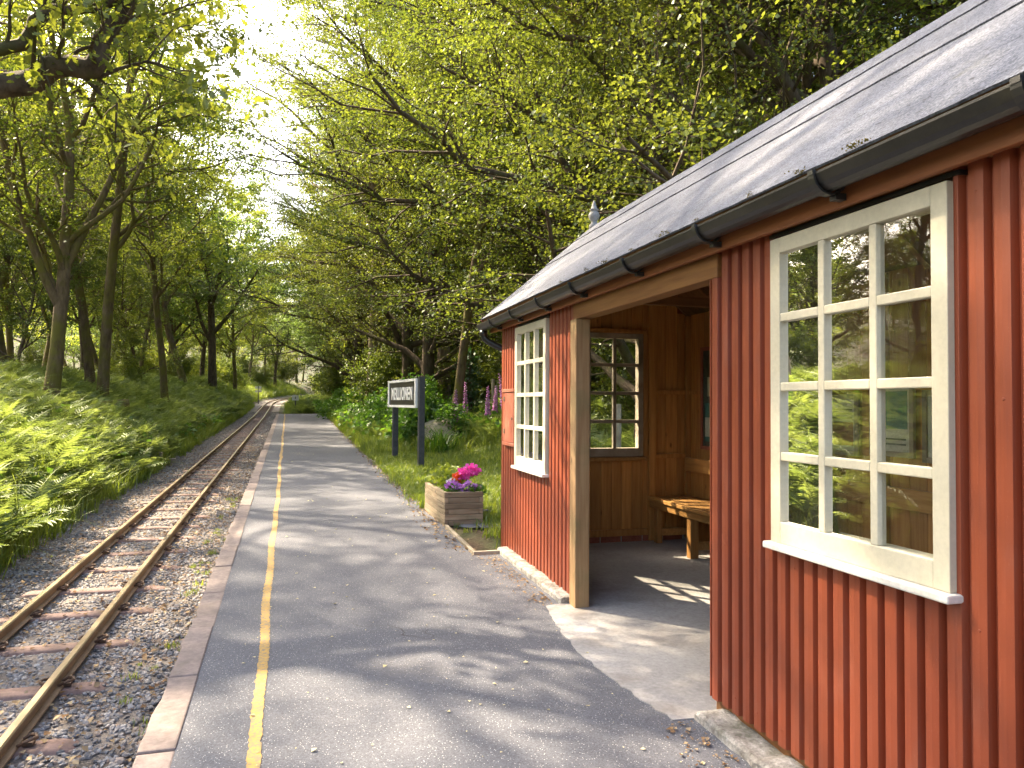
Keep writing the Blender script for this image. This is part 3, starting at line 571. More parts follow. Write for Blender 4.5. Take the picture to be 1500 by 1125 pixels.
# windows: frame > glazing bars, panes, sill
def window(M, a0, a1, z0, z1, parent, name='window', mat='cream', inner='greywood', sill=True, cols=3, rows=4, depth=0.055, fr=0.062):
    """M(a, n, z): a along the wall, n outward, z up"""
    def bb(mb, a, c):  # box in (a,n,z)
        x0, n0, w0 = a; x1, n1, w1 = c
        vv = [(x0, n0, w0), (x1, n0, w0), (x1, n1, w0), (x0, n1, w0), (x0, n0, w1), (x1, n0, w1), (x1, n1, w1), (x0, n1, w1)]
        mb.add([M(*p) for p in vv], [(0, 3, 2, 1), (4, 5, 6, 7), (0, 1, 5, 4), (1, 2, 6, 5), (2, 3, 7, 6), (3, 0, 4, 7)])
    f = MB(); bt = 0.085
    bb(f, (a0, -0.06, z0), (a0+fr, 0.018, z1)); bb(f, (a1-fr, -0.06, z0), (a1, 0.018, z1))
    bb(f, (a0+fr, -0.06, z1-fr), (a1-fr, 0.018, z1)); bb(f, (a0+fr, -0.06, z0), (a1-fr, 0.0175, z0+bt))
    o = f.build(name, mat, parent, bevel=0.003)
    ia0, ia1, iz0, iz1 = a0+fr, a1-fr, z0+bt, z1-fr; bw = 0.034
    pw = (ia1-ia0-bw*(cols-1))/cols; ph = (iz1-iz0-bw*(rows-1))/rows
    for i in range(cols-1):
        m = MB(); x = ia0+pw*(i+1)+bw*i; bb(m, (x, -0.022, iz0), (x+bw, 0.0155, iz1)); m.build('glazing_bar', mat, o, bevel=0.004)
    for j in range(rows-1):
        zz = iz0+ph*(j+1)+bw*j
        for i in range(cols):
            m = MB(); x = ia0+(pw+bw)*i; bb(m, (x, -0.022, zz), (x+pw, 0.0155, zz+bw)); m.build('glazing_bar', mat, o, bevel=0.004)
    for i in range(cols):
        for j in range(rows):
            m = MB(); x = ia0+(pw+bw)*i; zz = iz0+(ph+bw)*j; m.add([M(x, -0.003, zz), M(x+pw, -0.003, zz), M(x+pw, -0.003, zz+ph), M(x, -0.003, zz+ph)], [(0, 1, 2, 3)]); m.build('pane', 'glass', o)
    if sill: m = MB(); bb(m, (a0-0.018, -0.02, z0-0.028), (a1+0.018, 0.046, z0-0.001)); m.build('sill', 'whitesill', o, bevel=0.006)
    return o
for w in WIN: window(lambda a, n, z: (XW-0.012-n, a, z), w[0], w[1], WZ[0], WZ[1], sh)
# interior skeleton and lining ------------------------------------------------
def board_run(axis, fixed, t, a0, a1, z0, z1, mat='lining', w=0.118, gap=0.003, parent=sh):
    """vertical boards, each its own object. axis 'x': boards stand in a plane y=fixed running along x"""
    n = max(1, round((a1-a0)/w)); w = (a1-a0)/n; r = random.Random(int(fixed*100+a0*77))
    for i in range(n):
        s0, s1 = a0+w*i+gap/2, a0+w*(i+1)-gap/2; e = r.uniform(0, 0.002)
        xs_ = (s0, s1) if axis == 'x' else (fixed, fixed+t); zc_ = min(EAVE[1]+(RIDGE[1]-EAVE[1])*(1-abs(q-RIDGE[0])/(RIDGE[0]-EAVE[0])) for q in xs_)-0.11; z1_ = z1; z1 = min(z1_, zc_)
        a, c = ((s0, fixed+e, z0), (s1, fixed+t, z1)) if axis == 'x' else ((fixed+e, s0, z0), (fixed+t, s1, z1))
        MB().box(a, c).build('board', mat, parent, bevel=0.0025); z1 = z1_
EW = 6.935; EX0, EX1 = 2.43, 3.318; EZ0, EZ1 = 0.975, 2.205
fz = 0.20
# end wall (far): boards below, beside and above the window; outer skin behind
board_run('x', EW, 0.018, 1.96, EX0, fz, 2.62); board_run('x', EW, 0.018, EX0, EX1, fz, EZ0-0.03); board_run('x', EW, 0.018, EX0, EX1, EZ1+0.03, 3.1); board_run('x', EW, 0.018, EX1, XB, fz, 2.75)
m = MB(); yo = Y1-0.004
m.box((1.92, 6.958, 0.1), (EX0, yo, 2.40)); m.box((EX0, 6.958, 0.1), (EX1, yo, EZ0)); m.box((EX1, 6.958, 0.1), (XB+0.05, yo, 2.40)); m.box((EX0, 6.958, EZ1), (EX1, yo, 2.40))
m.add([(1.85, yo, 2.40), (3.95, yo, 2.40), (2.90, yo, 3.27), (1.85, 6.958, 2.40), (3.95, 6.958, 2.40), (2.90, 6.958, 3.27)], [(0, 1, 2), (5, 4, 3), (0, 2, 5, 3), (1, 4, 5, 2)]); m.build('end_wall', 'red', sh)
window(lambda a, n, z: (a, EW-0.005-n, z), EX0, EX1, EZ0, EZ1, sh, mat='greywood', sill=False, fr=0.052)
bx('window_board', (EX0-0.03, EW-0.055, EZ0-0.04), (EX1+0.03, EW-0.002, EZ0-0.004), 'bench', bev=0.003)
bx('window_architrave', (EX1+0.002, EW-0.03, EZ0-0.003), (EX1+0.05, EW-0.002, EZ1+0.04), 'lining'); bx('window_architrave', (EX0-0.03, EW-0.03, EZ1+0.003), (EX1+0.001, EW-0.002, EZ1+0.045), 'lining')
bx('stud', (3.375, EW-0.045, pz(EW)+0.01), (3.455, EW-0.002, 2.60), 'lining'); bx('stud', (XB-0.055, EW-0.05, 0.14), (XB-0.002, EW-0.003, 2.40), 'lining'); bx('stud', (2.55, EW-0.04, fz+0.05), (2.60, EW-0.003, EZ0-0.042), 'lining')
bx('noggin', (3.456, EW-0.03, 1.60), (XB-0.056, EW-0.003, 1.645), 'lining'); bx('noggin', (3.456, EW-0.035, 0.955), (XB-0.056, EW-0.003, 1.0), 'lining')
bx('skirting', (1.97, EW-0.03, fz-0.012), (3.374, EW-0.002, fz+0.055), 'lining')
# brick course under the end wall
mo = bx('plinth_mortar', (1.96, EW-0.012, 0.09), (3.84, EW+0.03, fz-0.014), 'mortar', bev=0); x = 1.965; i = 0
bm_ = MB().box((0, 0, 0), (0.213, 0.03, 0.066)).mesh('brick', 'brick')
while x < 3.62:
    o = link_mesh('brick', bm_, mo, (x, EW-0.020+0.003*math.sin(i*2.1), 0.1265)); b = o.modifiers.new('bevel', 'BEVEL'); b.width = 0.004; x += 0.2255; i += 1
# back wall
board_run('y', XB, 0.018, 1.14, 6.93, 0.05, 2.62, w=0.145)
bx('back_wall', (XB+0.022, Y0, 0.05), (XB+0.06, Y1-0.006, 2.38), 'red', bev=0)
for y in (5.45, 4.2, 2.95, 1.7): bx('stud', (XB-0.05, y, 0.08), (XB-0.002, y+0.05, 2.40), 'lining')
bx('noggin', (XB-0.03, 1.2, 1.60), (XB-0.004, EW-0.052, 1.64), 'lining', bev=0.002)
# near end wall
board_run('x', 1.122, 0.018, 1.96, XB, 0.04, 2.6, w=0.16); m = MB().box((1.92, Y0+0.0, 0.03), (XB+0.05, 1.12, 2.42))
m.add([(1.85, Y0, 2.42), (3.95, Y0, 2.42), (2.90, Y0, 3.27), (1.85, 1.12, 2.42), (3.95, 1.12, 2.42), (2.90, 1.12, 3.27)], [(0, 1, 2), (5, 4, 3), (0, 2, 5, 3), (1, 4, 5, 2)]); m.build('end_wall', 'red', sh)
# front wall lining (inside)
for a, c, z0, z1 in ((1.15, 1.78, 0.06, 2.2), (1.78, 2.68, 0.06, 0.92), (2.68, 3.07, 0.06, 2.2), (5.02, 5.58, 0.1, 2.2), (5.58, 6.48, 0.1, 0.92), (6.48, 6.93, 0.1, 2.2)):
    bx('lining_panel', (1.945, a, z0), (1.957, c, z1), 'lining', bev=0)
# roof: boarding, felt strips, ridge
ux, uz = RIDGE[0]-EAVE[0], RIDGE[1]-EAVE[1]; ul = math.hypot(ux, uz); nx_, nz_ = -uz/ul, ux/ul
def rp(side, s, n): # s from eave (0) to ridge (1), n off the plane
    x = EAVE[0]+ux*s+nx_*n; z = EAVE[1]+uz*s+nz_*n
    return (x if side > 0 else 2*RIDGE[0]-x, z)
for side in (1, -1):
    m = MB(); q = [rp(side, 0.004, -0.045), rp(side, 0.999, -0.045), rp(side, 0.999, -0.012), rp(side, 0.004, -0.012)]
    m.prism(q, lambda x, z: (x, YV0+0.004, z), lambda x, z: (x, YV1-0.004, z)); rf = m.build('roof', 'darkwood', sh)
    for k, (s0, s1, n0, n1) in enumerate(((0.0, 0.60, -0.011, -0.003), (0.572, 0.86, -0.0025, 0.0045), (0.832, 1.004, 0.005, 0.012))):
        yq = list(np.arange(YV0, YV1, 0.06))+[YV1]; r = random.Random(40+k); m = MB()
        for y in yq:
            js = r.uniform(-0.0035, 0.0035) if k else r.uniform(-0.002, 0.002); lift = abs(r.gauss(0, 0.0008))
            for s, nn_ in ((s0+js, n0), (s0+js, n1+lift), ((s0+s1)/2, n1), (s1, n1), (s1, n0)):
                x, z = rp(side, s, nn_); m.v.append((x, y, z))
        for i in range(len(yq)-1):
            for j in range(4): m.f.append((i*5+j, i*5+j+1, (i+1)*5+j+1, (i+1)*5+j)); m.mi.append(0)
        m.f.append((0, 1, 2, 3, 4)); m.f.append(tuple(len(m.v)-5+j for j in (4, 3, 2, 1, 0))); m.mi += [0, 0]
        m.build('felt_strip', 'felt', rf)
    for y in np.arange(1.4, 6.9, 0.61):
        m = MB(); q = [rp(side, 0.1, -0.125), rp(side, 0.985, -0.125), rp(side, 0.985, -0.046), rp(side, 0.1, -0.046)]; m.prism(q, lambda x, z: (x, y, z), lambda x, z: (x, y+0.045, z)); m.build('rafter', 'darkwood', rf)
    m = MB(); q = [rp(side, -0.005, -0.125), rp(side, 1.0, -0.125), rp(side, 1.0, -0.012), rp(side, -0.005, -0.012)]; m.prism(q, lambda x, z: (x, YV1-0.003, z), lambda x, z: (x, YV1+0.017, z)); m.build('bargeboard', 'redwood', rf)
for y in (2.6, 4.4, 5.9): bx('tie_beam', (1.99, y, 2.36), (3.82, y+0.045, 2.44), 'darkwood')
fn = MB().lathe([(0.05, -0.03), (0.05, 0.015), (0.032, 0.035), (0.03, 0.055), (0.052, 0.085), (0.06, 0.115), (0.05, 0.145), (0.03, 0.165), (0.045, 0.172), (0.046, 0.182), (0.03, 0.19), (0.022, 0.225), (0.012, 0.262), (0.004, 0.275)], 14, (RIDGE[0], YV1-0.06, RIDGE[1]))
fn.build('finial', 'lead', sh, smooth=True)
# gutter with brackets and downpipe
m = MB(); pr = []
for i in range(11): a = math.pi+math.pi*i/10; pr.append((0.058*math.cos(a), 0.058*math.sin(a)))
pin = [(0.054*math.cos(math.pi+math.pi*i/10), 0.054*math.sin(math.pi+math.pi*i/10)) for i in range(10, -1, -1)]
prof = [(-0.062, 0.004), (-0.062, -0.004)]+pr[1:]+[(0.058, 0.004)]+pin[:-1]+[(-0.054, 0.004)]
GX, GZ = 1.748, 2.292; gy = [YV0-0.05, 3.0, 5.2, YV1+0.05]
for y in gy:
    for px, q in prof: m.v.append((GX+px, y, GZ+q-0.004*(y-3)))
k = len(prof)
for i in range(len(gy)-1):
    for j in range(k): m.f.append((i*k+j, i*k+(j+1) % k, (i+1)*k+(j+1) % k, (i+1)*k+j)); m.mi.append(0)
gut = m.build('gutter', 'black', sh)
m = MB(); pts = [(GX+0.058*math.cos(math.pi+math.pi*i/10), YV1+0.05, GZ-0.017+0.058*math.sin(math.pi+math.pi*i/10)) for i in range(11)]
m.add(pts+[(p[0], p[1]+0.008, p[2]) for p in pts], [tuple(range(11)), tuple(range(21, 10, -1))]+[(i, i+11, i+12, i+1) for i in range(10)]); m.build('end_cap', 'black', gut)
for y in (1.42, 2.19, 2.99, 3.78, 4.62, 5.36, 6.10, 6.80):
    m = MB(); zc = GZ-0.004*(y-3); pts = []
    for i in range(13):
        a = math.pi*1.0+math.pi*i/12; pts.append((0.0635*math.cos(a), 0.0635*math.sin(a)))
    for w0 in (-0.016, 0.016):
        for sc_ in (1.0, 1.13):
            for p in pts: m.v.append((GX+p[0]*sc_, y+w0, zc+p[1]*sc_))
    n = 13
    for i in range(n-1):
        m.f += [(n+i, n+i+1, 3*n+i+1, 3*n+i), (i+1, i, 2*n+i, 2*n+i+1), (i, i+1, n+i+1, n+i), (2*n+i+1, 2*n+i, 3*n+i, 3*n+i+1)]; m.mi += [0]*4
    m.box((GX+0.02, y-0.016, zc-0.085), (1.811, y+0.016, zc-0.062)); m.box((GX-0.073, y-0.014, zc-0.006), (GX-0.058, y+0.014, zc+0.010)); m.build('bracket', 'black', gut)
m = MB(); zc = GZ-0.09
m.tube([(GX, YV1-0.01, zc+0.035), (GX, YV1-0.01, zc-0.03), (GX+0.012, YV1-0.012, zc-0.06), (GX+0.05, YV1-0.03, zc-0.095), (GX+0.34, YV1-0.14, zc-0.245), (GX+0.40, YV1-0.17, zc-0.30), (GX+0.41, YV1-0.175, zc-0.4), (GX+0.41, YV1-0.175, 0.25)], 0.033, 12)
m.tube([(GX, YV1-0.01, zc+0.02), (GX, YV1-0.01, zc-0.035)], 0.041, 12); m.build('downpipe', 'black', gut, smooth=True)
# moss in the gutter lip
def moss_mesh(seed):
    r = np.random.default_rng(seed); n = 70; p = r.normal(0, 1, (n, 3))*np.array([0.014, 0.035, 0.008]); V, F, rn = leaves(p, r.normal(0, 1, (n, 3))+[0, 0, 0.8], r.normal(0, 1, (n, 3)), 0.006+r.random(n)*0.008, r); return npmesh('moss', V, F, 'moss', rn)
mm = [moss_mesh(i) for i in range(3)]
for i, y in enumerate((2.02, 2.30, 2.62, 3.05, 3.32, 3.40, 3.75, 4.1, 4.4, 4.9)): link_mesh('moss_tuft', mm[i % 3], gut, (EAVE[0]+0.006, y, EAVE[1]+0.006), (0, 0, i), 0.35+0.4*((i*37) % 10)/10 if i not in (0,) else 0.9)
# hatch on the far front wall
ht = MB().box((1.848, 6.50, 1.14), (1.872, 6.83, 1.60)).build('hatch_door', 'redwood', sh, bevel=0.004)
MB().box((1.840, 6.475, 1.602), (1.874, 6.90, 1.632)).build('ledge', 'redwood', ht, bevel=0.003); MB().box((1.842, 6.475, 1.108), (1.874, 6.89, 1.138)).build('ledge', 'redwood', ht, bevel=0.003)
MB().box((1.852, 6.845, 1.14), (1.874, 6.885, 1.60)).build('frame_stile', 'redwood', ht, bevel=0.003); MB().tube([(1.842, 6.56, 1.36), (1.848, 6.56, 1.36)], 0.014, 10).build('keyhole_plate', 'clip', ht)
for z in (1.22, 1.52): MB().box((1.843, 6.80, z), (1.8475, 6.86, z+0.04)).build('hinge', 'clip', ht)

# ---------------- bench, notice boards (things inside the shelter)
bn = thing('bench', 'long slatted wooden bench fixed along the back wall inside the shelter', 'bench', (3.55, 4.0, 0.09))
def pb(name, a, c, m, par=bn, bev=0.005): o = MB().box(tuple(p-q for p, q in zip(a, par.location)), tuple(p-q for p, q in zip(c, par.location))).build(name, m, par, bevel=bev); return o
for i in range(5): pb('slat', (3.345+i*0.092, 1.3, 0.545), (3.345+i*0.092+0.084, 6.875, 0.580), 'bench')
pb('front_rail', (3.365, 1.3, 0.475), (3.395, 6.87, 0.543), 'bench')
for y in (6.80, 6.10, 5.62, 4.6, 3.6, 2.6, 1.6):
    zf = pz(y)+0.007; pb('leg', (3.375 if y < 6.7 else 3.398, y-0.04, zf), (3.455, y+0.035, 0.542), 'benchv'); pb('stretcher', (3.457, y-0.025, zf+0.07), (3.82, y+0.02, zf+0.14), 'bench'); pb('bearer', (3.46, y-0.02, 0.48), (3.82, y+0.02, 0.543), 'bench')
pb('backrest', (3.755, 1.3, 0.83), (3.785, 6.86, 0.965), 'bench')
def frame_thing(name, label, y0, y1, z0, z1, body, panels, cat='poster', wood_='lining', gl=True):
    t = thing(name, label, cat, (XB-0.03, (y0+y1)/2, z0)); cy = (y0+y1)/2; h = z1-z0; w = (y1-y0)/2; f = 0.035
    MB().box((-0.006, -w+f, f), (0.0, w-f, h-f)).build('backing', body, t)
    for a, c in (((-0.02, -w, 0), (0.004, -w+f, h)), ((-0.02, w-f, 0), (0.004, w, h)), ((-0.02, -w+f, 0), (0.004, w-f, f)), ((-0.02, -w+f, h-f), (0.004, w-f, h))): MB().box(a, c).build('frame', wood_, t, bevel=0.003)
    for i, (ya, za, yb, zb, m_) in enumerate(panels):
        MB().box((-0.0085-0.0003*i, -w+f+(2*w-2*f)*ya, f+(h-2*f)*za), (-0.0065, -w+f+(2*w-2*f)*yb, f+(h-2*f)*zb)).build('print', m_, t)
    if gl: MB().add([(-0.013, -w+f, f), (-0.013, w-f, f), (-0.013, w-f, h-f), (-0.013, -w+f, h-f)], [(3, 2, 1, 0)]).build('glazing', 'glass', t)
    return t
frame_thing('notice_board', 'tall glazed wooden notice board on the back wall above the bench, nearest the end window', 5.75, 6.62, 1.06, 2.06, 'ink', [(0.06, 0.03, 0.3, 0.22, 'paper'), (0.35, 0.05, 0.95, 0.45, 'teal'), (0.1, 0.5, 0.9, 0.93, 'ink'), (0.55, 0.1, 0.95, 0.3, 'paper'), (0.62, 0.52, 0.9, 0.72, 'paper')], 'notice board', 'redwood')
bar = lambda z: (0.12, z, 0.88, z+0.025, 'ink')
frame_thing('framed_poster', 'framed teal poster seen through the near window, furthest from the camera', 5.05, 5.40, 1.18, 1.62, 'paper', [(0.06, 0.06, 0.94, 0.94, 'teal')], wood_='greywood')
frame_thing('framed_poster', 'framed red and white notice seen through the near window, second from the far side', 4.45, 4.80, 1.14, 1.58, 'paper', [(0.08, 0.10, 0.92, 0.55, 'redprint'), bar(0.62), bar(0.70), bar(0.78)], wood_='greywood')
frame_thing('framed_poster', 'framed pale map poster seen through the middle panes of the near window', 3.95, 4.34, 1.16, 1.66, 'paper', [(0.08, 0.35, 0.92, 0.93, 'teal'), bar(0.1), bar(0.18)], wood_='greywood')
frame_thing('framed_poster', 'framed printed notice seen through the right panes of the near window', 3.32, 3.88, 1.14, 1.60, 'paper', [(0.08, 0.72, 0.92, 0.92, 'ink')]+[bar(0.1+0.075*i) for i in range(7)], wood_='greywood')
for z, l in ((2.14, 'small round white fitting on the back wall above the notice board'), (0.99, 'small square white label on the back wall below the notice board')):
    o = MB().box((XB-0.006, 6.20, z), (XB-0.001, 6.25, z+0.05)).build('wall_label', 'paper', None, bevel=0.002); tag(o, l, 'label')

# ================================================================== STATION SIGN
A = Vector((2.17, 14.05)); B = Vector((1.905, 16.28)); dv = (B-A).normalized(); ang = math.atan2(dv.y, dv.x); Ls = (B-A).length
sg = thing('station_sign', 'black and white station name board on two black posts standing on the lawn', 'sign', (A.x, A.y, H(A.x, A.y)), ang)
zb0 = 1.40-sg.location.z; zt0 = 1.955-sg.location.z
for x in (-0.06, Ls-0.28): MB().box((x-0.055, -0.055, -0.1), (x+0.055, 0.055, zt0+0.03)).build('post', 'postblack', sg, bevel=0.006)
bo = MB().box((0.0, 0.058, zb0+0.045), (Ls, 0.082, zt0-0.045)).build('board', 'signblack', sg)
for a, c in (((-0.004, 0.054, zb0), (Ls+0.004, 0.10, zb0+0.05)), ((-0.004, 0.054, zt0-0.05), (Ls+0.004, 0.10, zt0)), ((-0.004, 0.0541, zb0+0.05), (0.09, 0.0995, zt0-0.05)), ((Ls-0.09, 0.0541, zb0+0.05), (Ls+0.004, 0.0995, zt0-0.05))):
    MB().box(a, c).build('board_frame', 'signwhite', bo, bevel=0.004)
cu = bpy.data.curves.new('lettering', 'FONT'); cu.body = 'MEILLIONEN'; cu.size = 1; cu.align_x = 'CENTER'; cu.align_y = 'CENTER'; cu.offset = 0.03; cu.space_character = 1.12; cu.extrude = 0.012
to = bpy.data.objects.new('lettering_tmp', cu); COL.objects.link(to); bpy.context.view_layer.update()
me = bpy.data.meshes.new_from_object(to.evaluated_get(bpy.context.evaluated_depsgraph_get())); bpy.data.objects.remove(to)
co_ = np.array([v.co for v in me.vertices]); sx = (Ls-0.56)/np.ptp(co_[:, 0]); sz = 0.26/np.ptp(co_[:, 1]); cx, cy = (co_[:, 0].max()+co_[:, 0].min())/2, (co_[:, 1].max()+co_[:, 1].min())/2
for v in me.vertices: x, y_, z = v.co; v.co = (Ls/2-(x-cx)*sx, 0.086+z*0.4, (zb0+zt0)/2+(y_-cy)*sz)
me.materials.clear(); me.materials.append(MAT['signwhite']); link_mesh('lettering', me, bo)

# ================================================================== PLANTER
pa = math.atan2(1.46-1.53, 9.26-8.16)
pl = thing('planter', 'weathered timber board planter of flowers at the edge of the platform', 'planter', (1.535, 8.15, pz(8.15)-0.0), math.radians(2.0))
PW, PL_, PH = 0.44, 1.12, 0.372; nb = 6; bh = PH/nb
bl = MB().box((0, 0, 0), (0.044, PL_, bh-0.003)); bs_ = MB().box((0, 0, 0), (PW, 0.044, bh-0.003)); bl2 = MB().box((0, 0.046, 0), (0.044, PL_-0.046, bh-0.003)); bs2 = MB().box((0.046, 0, 0), (PW-0.046, 0.044, bh-0.003))
mL, mS, mL2, mS2 = bl.mesh('board', 'planterwood'), bs_.mesh('board', 'planterwood'), bl2.mesh('board', 'planterwood'), bs2.mesh('board', 'planterwood')
r = random.Random(4)
for i in range(nb):
    z = i*bh; ev = i % 2 == 0
    for xx in (0, PW-0.044): o = link_mesh('board', mL if ev else mL2, pl, (xx+r.uniform(-0.002, 0.002), 0, z)); o.modifiers.new('bevel', 'BEVEL').width = 0.005
    for yy in (0, PL_-0.044): o = link_mesh('board', mS2 if ev else mS, pl, (0, yy+r.uniform(-0.002, 0.002), z)); o.modifiers.new('bevel', 'BEVEL').width = 0.005
MB().box((0.046, 0.046, 0.05), (PW-0.046, PL_-0.046, PH-0.05)).build('soil', 'soil', pl)
def blob_leaves(seed, n, rad, size, mat, squash=0.8, up_=0.5, shape=LEAF4):
    r = np.random.default_rng(seed); p = nrm(r.normal(0, 1, (n, 3)))*(r.random((n, 1))**0.45)*np.array(rad); ax = nrm(p/np.array(rad)+r.normal(0, 0.5, (n, 3))); nm_ = r.normal(0, 0.5, (n, 3))+[0, 0, up_]
    V, F, rn = leaves(p, ax, nm_, size*(0.6+0.8*r.random(n)), r, shape, flat=1.4); return npmesh('leaves', V, F, mat, rn)
def flower_thing(name, label, x, y, z, petals, fol, stems=3, cat='flower'):
    t = thing(name, label, cat, (x, y, z)); b = MB(); r = random.Random(int(x*999)); b.tube([(0, 0, -0.06), (0.005, 0, 0.1)], 0.006, 5)
    for (dx, dy, dz, rad) in petals: b.tube([(0, 0, -0.02), (dx*0.6, dy*0.6, dz*0.6), (dx, dy, dz)], 0.0035, 5)
    b.build('stem', 'herb', t, rnd=[0.5]*len(b.f)); return t
CFL = [('pink_geranium', 'magenta geranium flower heads standing tallest in the timber planter', 0.30, 0.26, [(0.0, 0.0, 0.24, 0.06), (0.06, -0.02, 0.27, 0.055), (-0.05, 0.02, 0.21, 0.055), (0.10, 0.02, 0.25, 0.05)], 'magenta'),
       ('orange_geranium', 'small orange red flower left of the magenta geranium in the planter', 0.20, 0.30, [(0, 0, 0.165, 0.035), (0.0, -0.02, 0.19, 0.028)], 'orange'),
       ('lilac_petunia', 'lilac petunias at the left front corner of the planter', 0.13, 0.16, [(0, 0, 0.10, 0.05), (0.05, 0.01, 0.085, 0.045), (-0.03, 0.05, 0.09, 0.04)], 'lilac'),
       ('lilac_petunia', 'lilac petunias at the right front of the planter below the magenta geranium', 0.29, 0.13, [(0, 0, 0.085, 0.05), (0.045, 0.02, 0.07, 0.035)], 'lilac'),
       ('white_petunia', 'white petunia behind the lilac flowers in the planter', 0.14, 0.28, [(0, 0, 0.13, 0.035), (0.03, 0.02, 0.115, 0.03)], 'whitepetal'),
       ('trailing_lobelia', 'small mauve flowers at the right end of the planter', 0.39, 0.15, [(0, 0, 0.06, 0.028), (0.01, 0.06, 0.07, 0.025)], 'palepink')]
pz0 = pl.location.z+PH-0.05
for i, (nm_, lb, x, y, pet, mt) in enumerate(CFL):
    t = flower_thing(nm_, lb, pl.location.x+x, pl.location.y+y, pz0, pet, None)
    for q, (dx, dy, dz, rad) in enumerate(pet): link_mesh('flower_head', blob_leaves(i*10+q, 70, (rad*1.35, rad*1.35, rad*1.0), 0.034, mt), t, (dx, dy, dz))
    link_mesh('foliage', blob_leaves(i*7+3, 90, (0.09, 0.09, 0.06), 0.05, 'herb'), t, (0, 0, 0.035))
for i, (x, y, h_, lb) in enumerate(((0.20, 0.62, 0.13, 'leafy green plant in the middle of the planter'), (0.20, 0.92, 0.16, 'bushy green plant at the far end of the planter'))):
    t = thing('leafy_plant', lb, 'plant', (pl.location.x+x, pl.location.y+y, pz0)); link_mesh('foliage', blob_leaves(90+i, 420, (0.19, 0.19, h_), 0.045, 'grass'), t, (0, 0, h_*0.7)); b = MB(); b.tube([(0, 0, -0.05), (0, 0, h_)], 0.006, 5); b.build('stem', 'herb', t, rnd=[0.5]*len(b.f))
# slates and edging
def slab(name, label, cx, cy, rx, ry, th, seed, mat='slate', tilt=0.0, cat='slab', zoff=0.0, n=11):
    r = random.Random(seed); pts = [(rx*math.cos(2*math.pi*i/n)*r.uniform(0.8, 1.1), ry*math.sin(2*math.pi*i/n)*r.uniform(0.8, 1.1)) for i in range(n)]
    m = MB(); m.prism(pts, lambda x, y: (x, y, 0.0), lambda x, y: (x*0.96, y*0.96, th)); o = m.build(name, mat, None, bevel=0.006, loc=(cx, cy, H(cx, cy)+zoff), rot=(tilt, tilt*0.5, r.uniform(0, 3))); return tag(o, label, cat)
slab('slate_slab', 'flat grey slate lying on the ground in front of the planter corner', 1.99, 8.02, 0.20, 0.13, 0.022, 3, zoff=0.02)
slab('slate_slab', 'thin slate standing tilted in the grass at the right side of the planter', 2.13, 8.75, 0.10, 0.08, 0.02, 5, tilt=0.5, zoff=0.04)
slab('slate_slab', 'slate half under the near end of the planter', 1.82, 8.06, 0.16, 0.09, 0.018, 7, zoff=0.015)
o = MB().box((-0.018, 0, -0.10), (0.018, 1.38, 0.028)).build('edging_board', 'greywood', None, bevel=0.004, loc=(1.545, 6.72, pz(6.72)), rot=(math.atan(SL), 0, 0.0)); tag(o, 'grey timber edging board running along the platform edge below the planter', 'edging board')
o = MB().box((0, -0.018, -0.10), (0.34, 0.018, 0.03)).build('edging_board', 'greywood', None, bevel=0.004, loc=(1.53, 6.70, pz(6.7)), rot=(0, 0, 0.03)); tag(o, 'short grey timber edging board running across to the shelter corner', 'edging board')
o = MB().box((-0.018, 0, -0.10), (0.018, 3.4, 0.012)).build('edging_board', 'greywood', None, bevel=0.004, loc=(1.545, 9.35, pz(9.35)), rot=(math.atan(SL), 0, 0.006)); tag(o, 'grey timber edging board half buried in grass beyond the planter', 'edging board')

# ================================================================== FAR RAILWAY SIGNS
t = thing('platform_end_sign', 'small white rectangular sign on a thin post just beyond the platform end', 'sign', (-0.30, 48.6, H(-0.30, 48.6)))
zz = 1.90-t.location.z; MB().tube([(0, 0, -0.2), (0, 0, zz+0.02)], 0.035, 8).build('post', 'postblack', t); bb_ = MB().box((-0.21, -0.055, zz-0.31), (0.19, -0.038, zz)).build('board', 'signwhite', t, bevel=0.004); MB().box((-0.035, -0.060, zz-0.22), (0.02, -0.0555, zz-0.07)).build('figure', 'ink', bb_)
mx_, my_ = -4.05, 79.0
t = thing('marker_board', 'white four panel cross marker board on a post left of the distant track', 'sign', (mx_, my_, H(mx_, my_)))
zz = 3.05-t.location.z; MB().tube([(0, 0, -0.2), (0, 0, zz)], 0.045, 8).build('post', 'postblack', t)
for a in (-0.31, 0.05):
    for c in (-0.62, -0.27): MB().box((a-0.01, -0.06, zz+c), (a+0.24, -0.046, zz+c+0.25)).build('panel', 'signwhite', t, bevel=0.004)

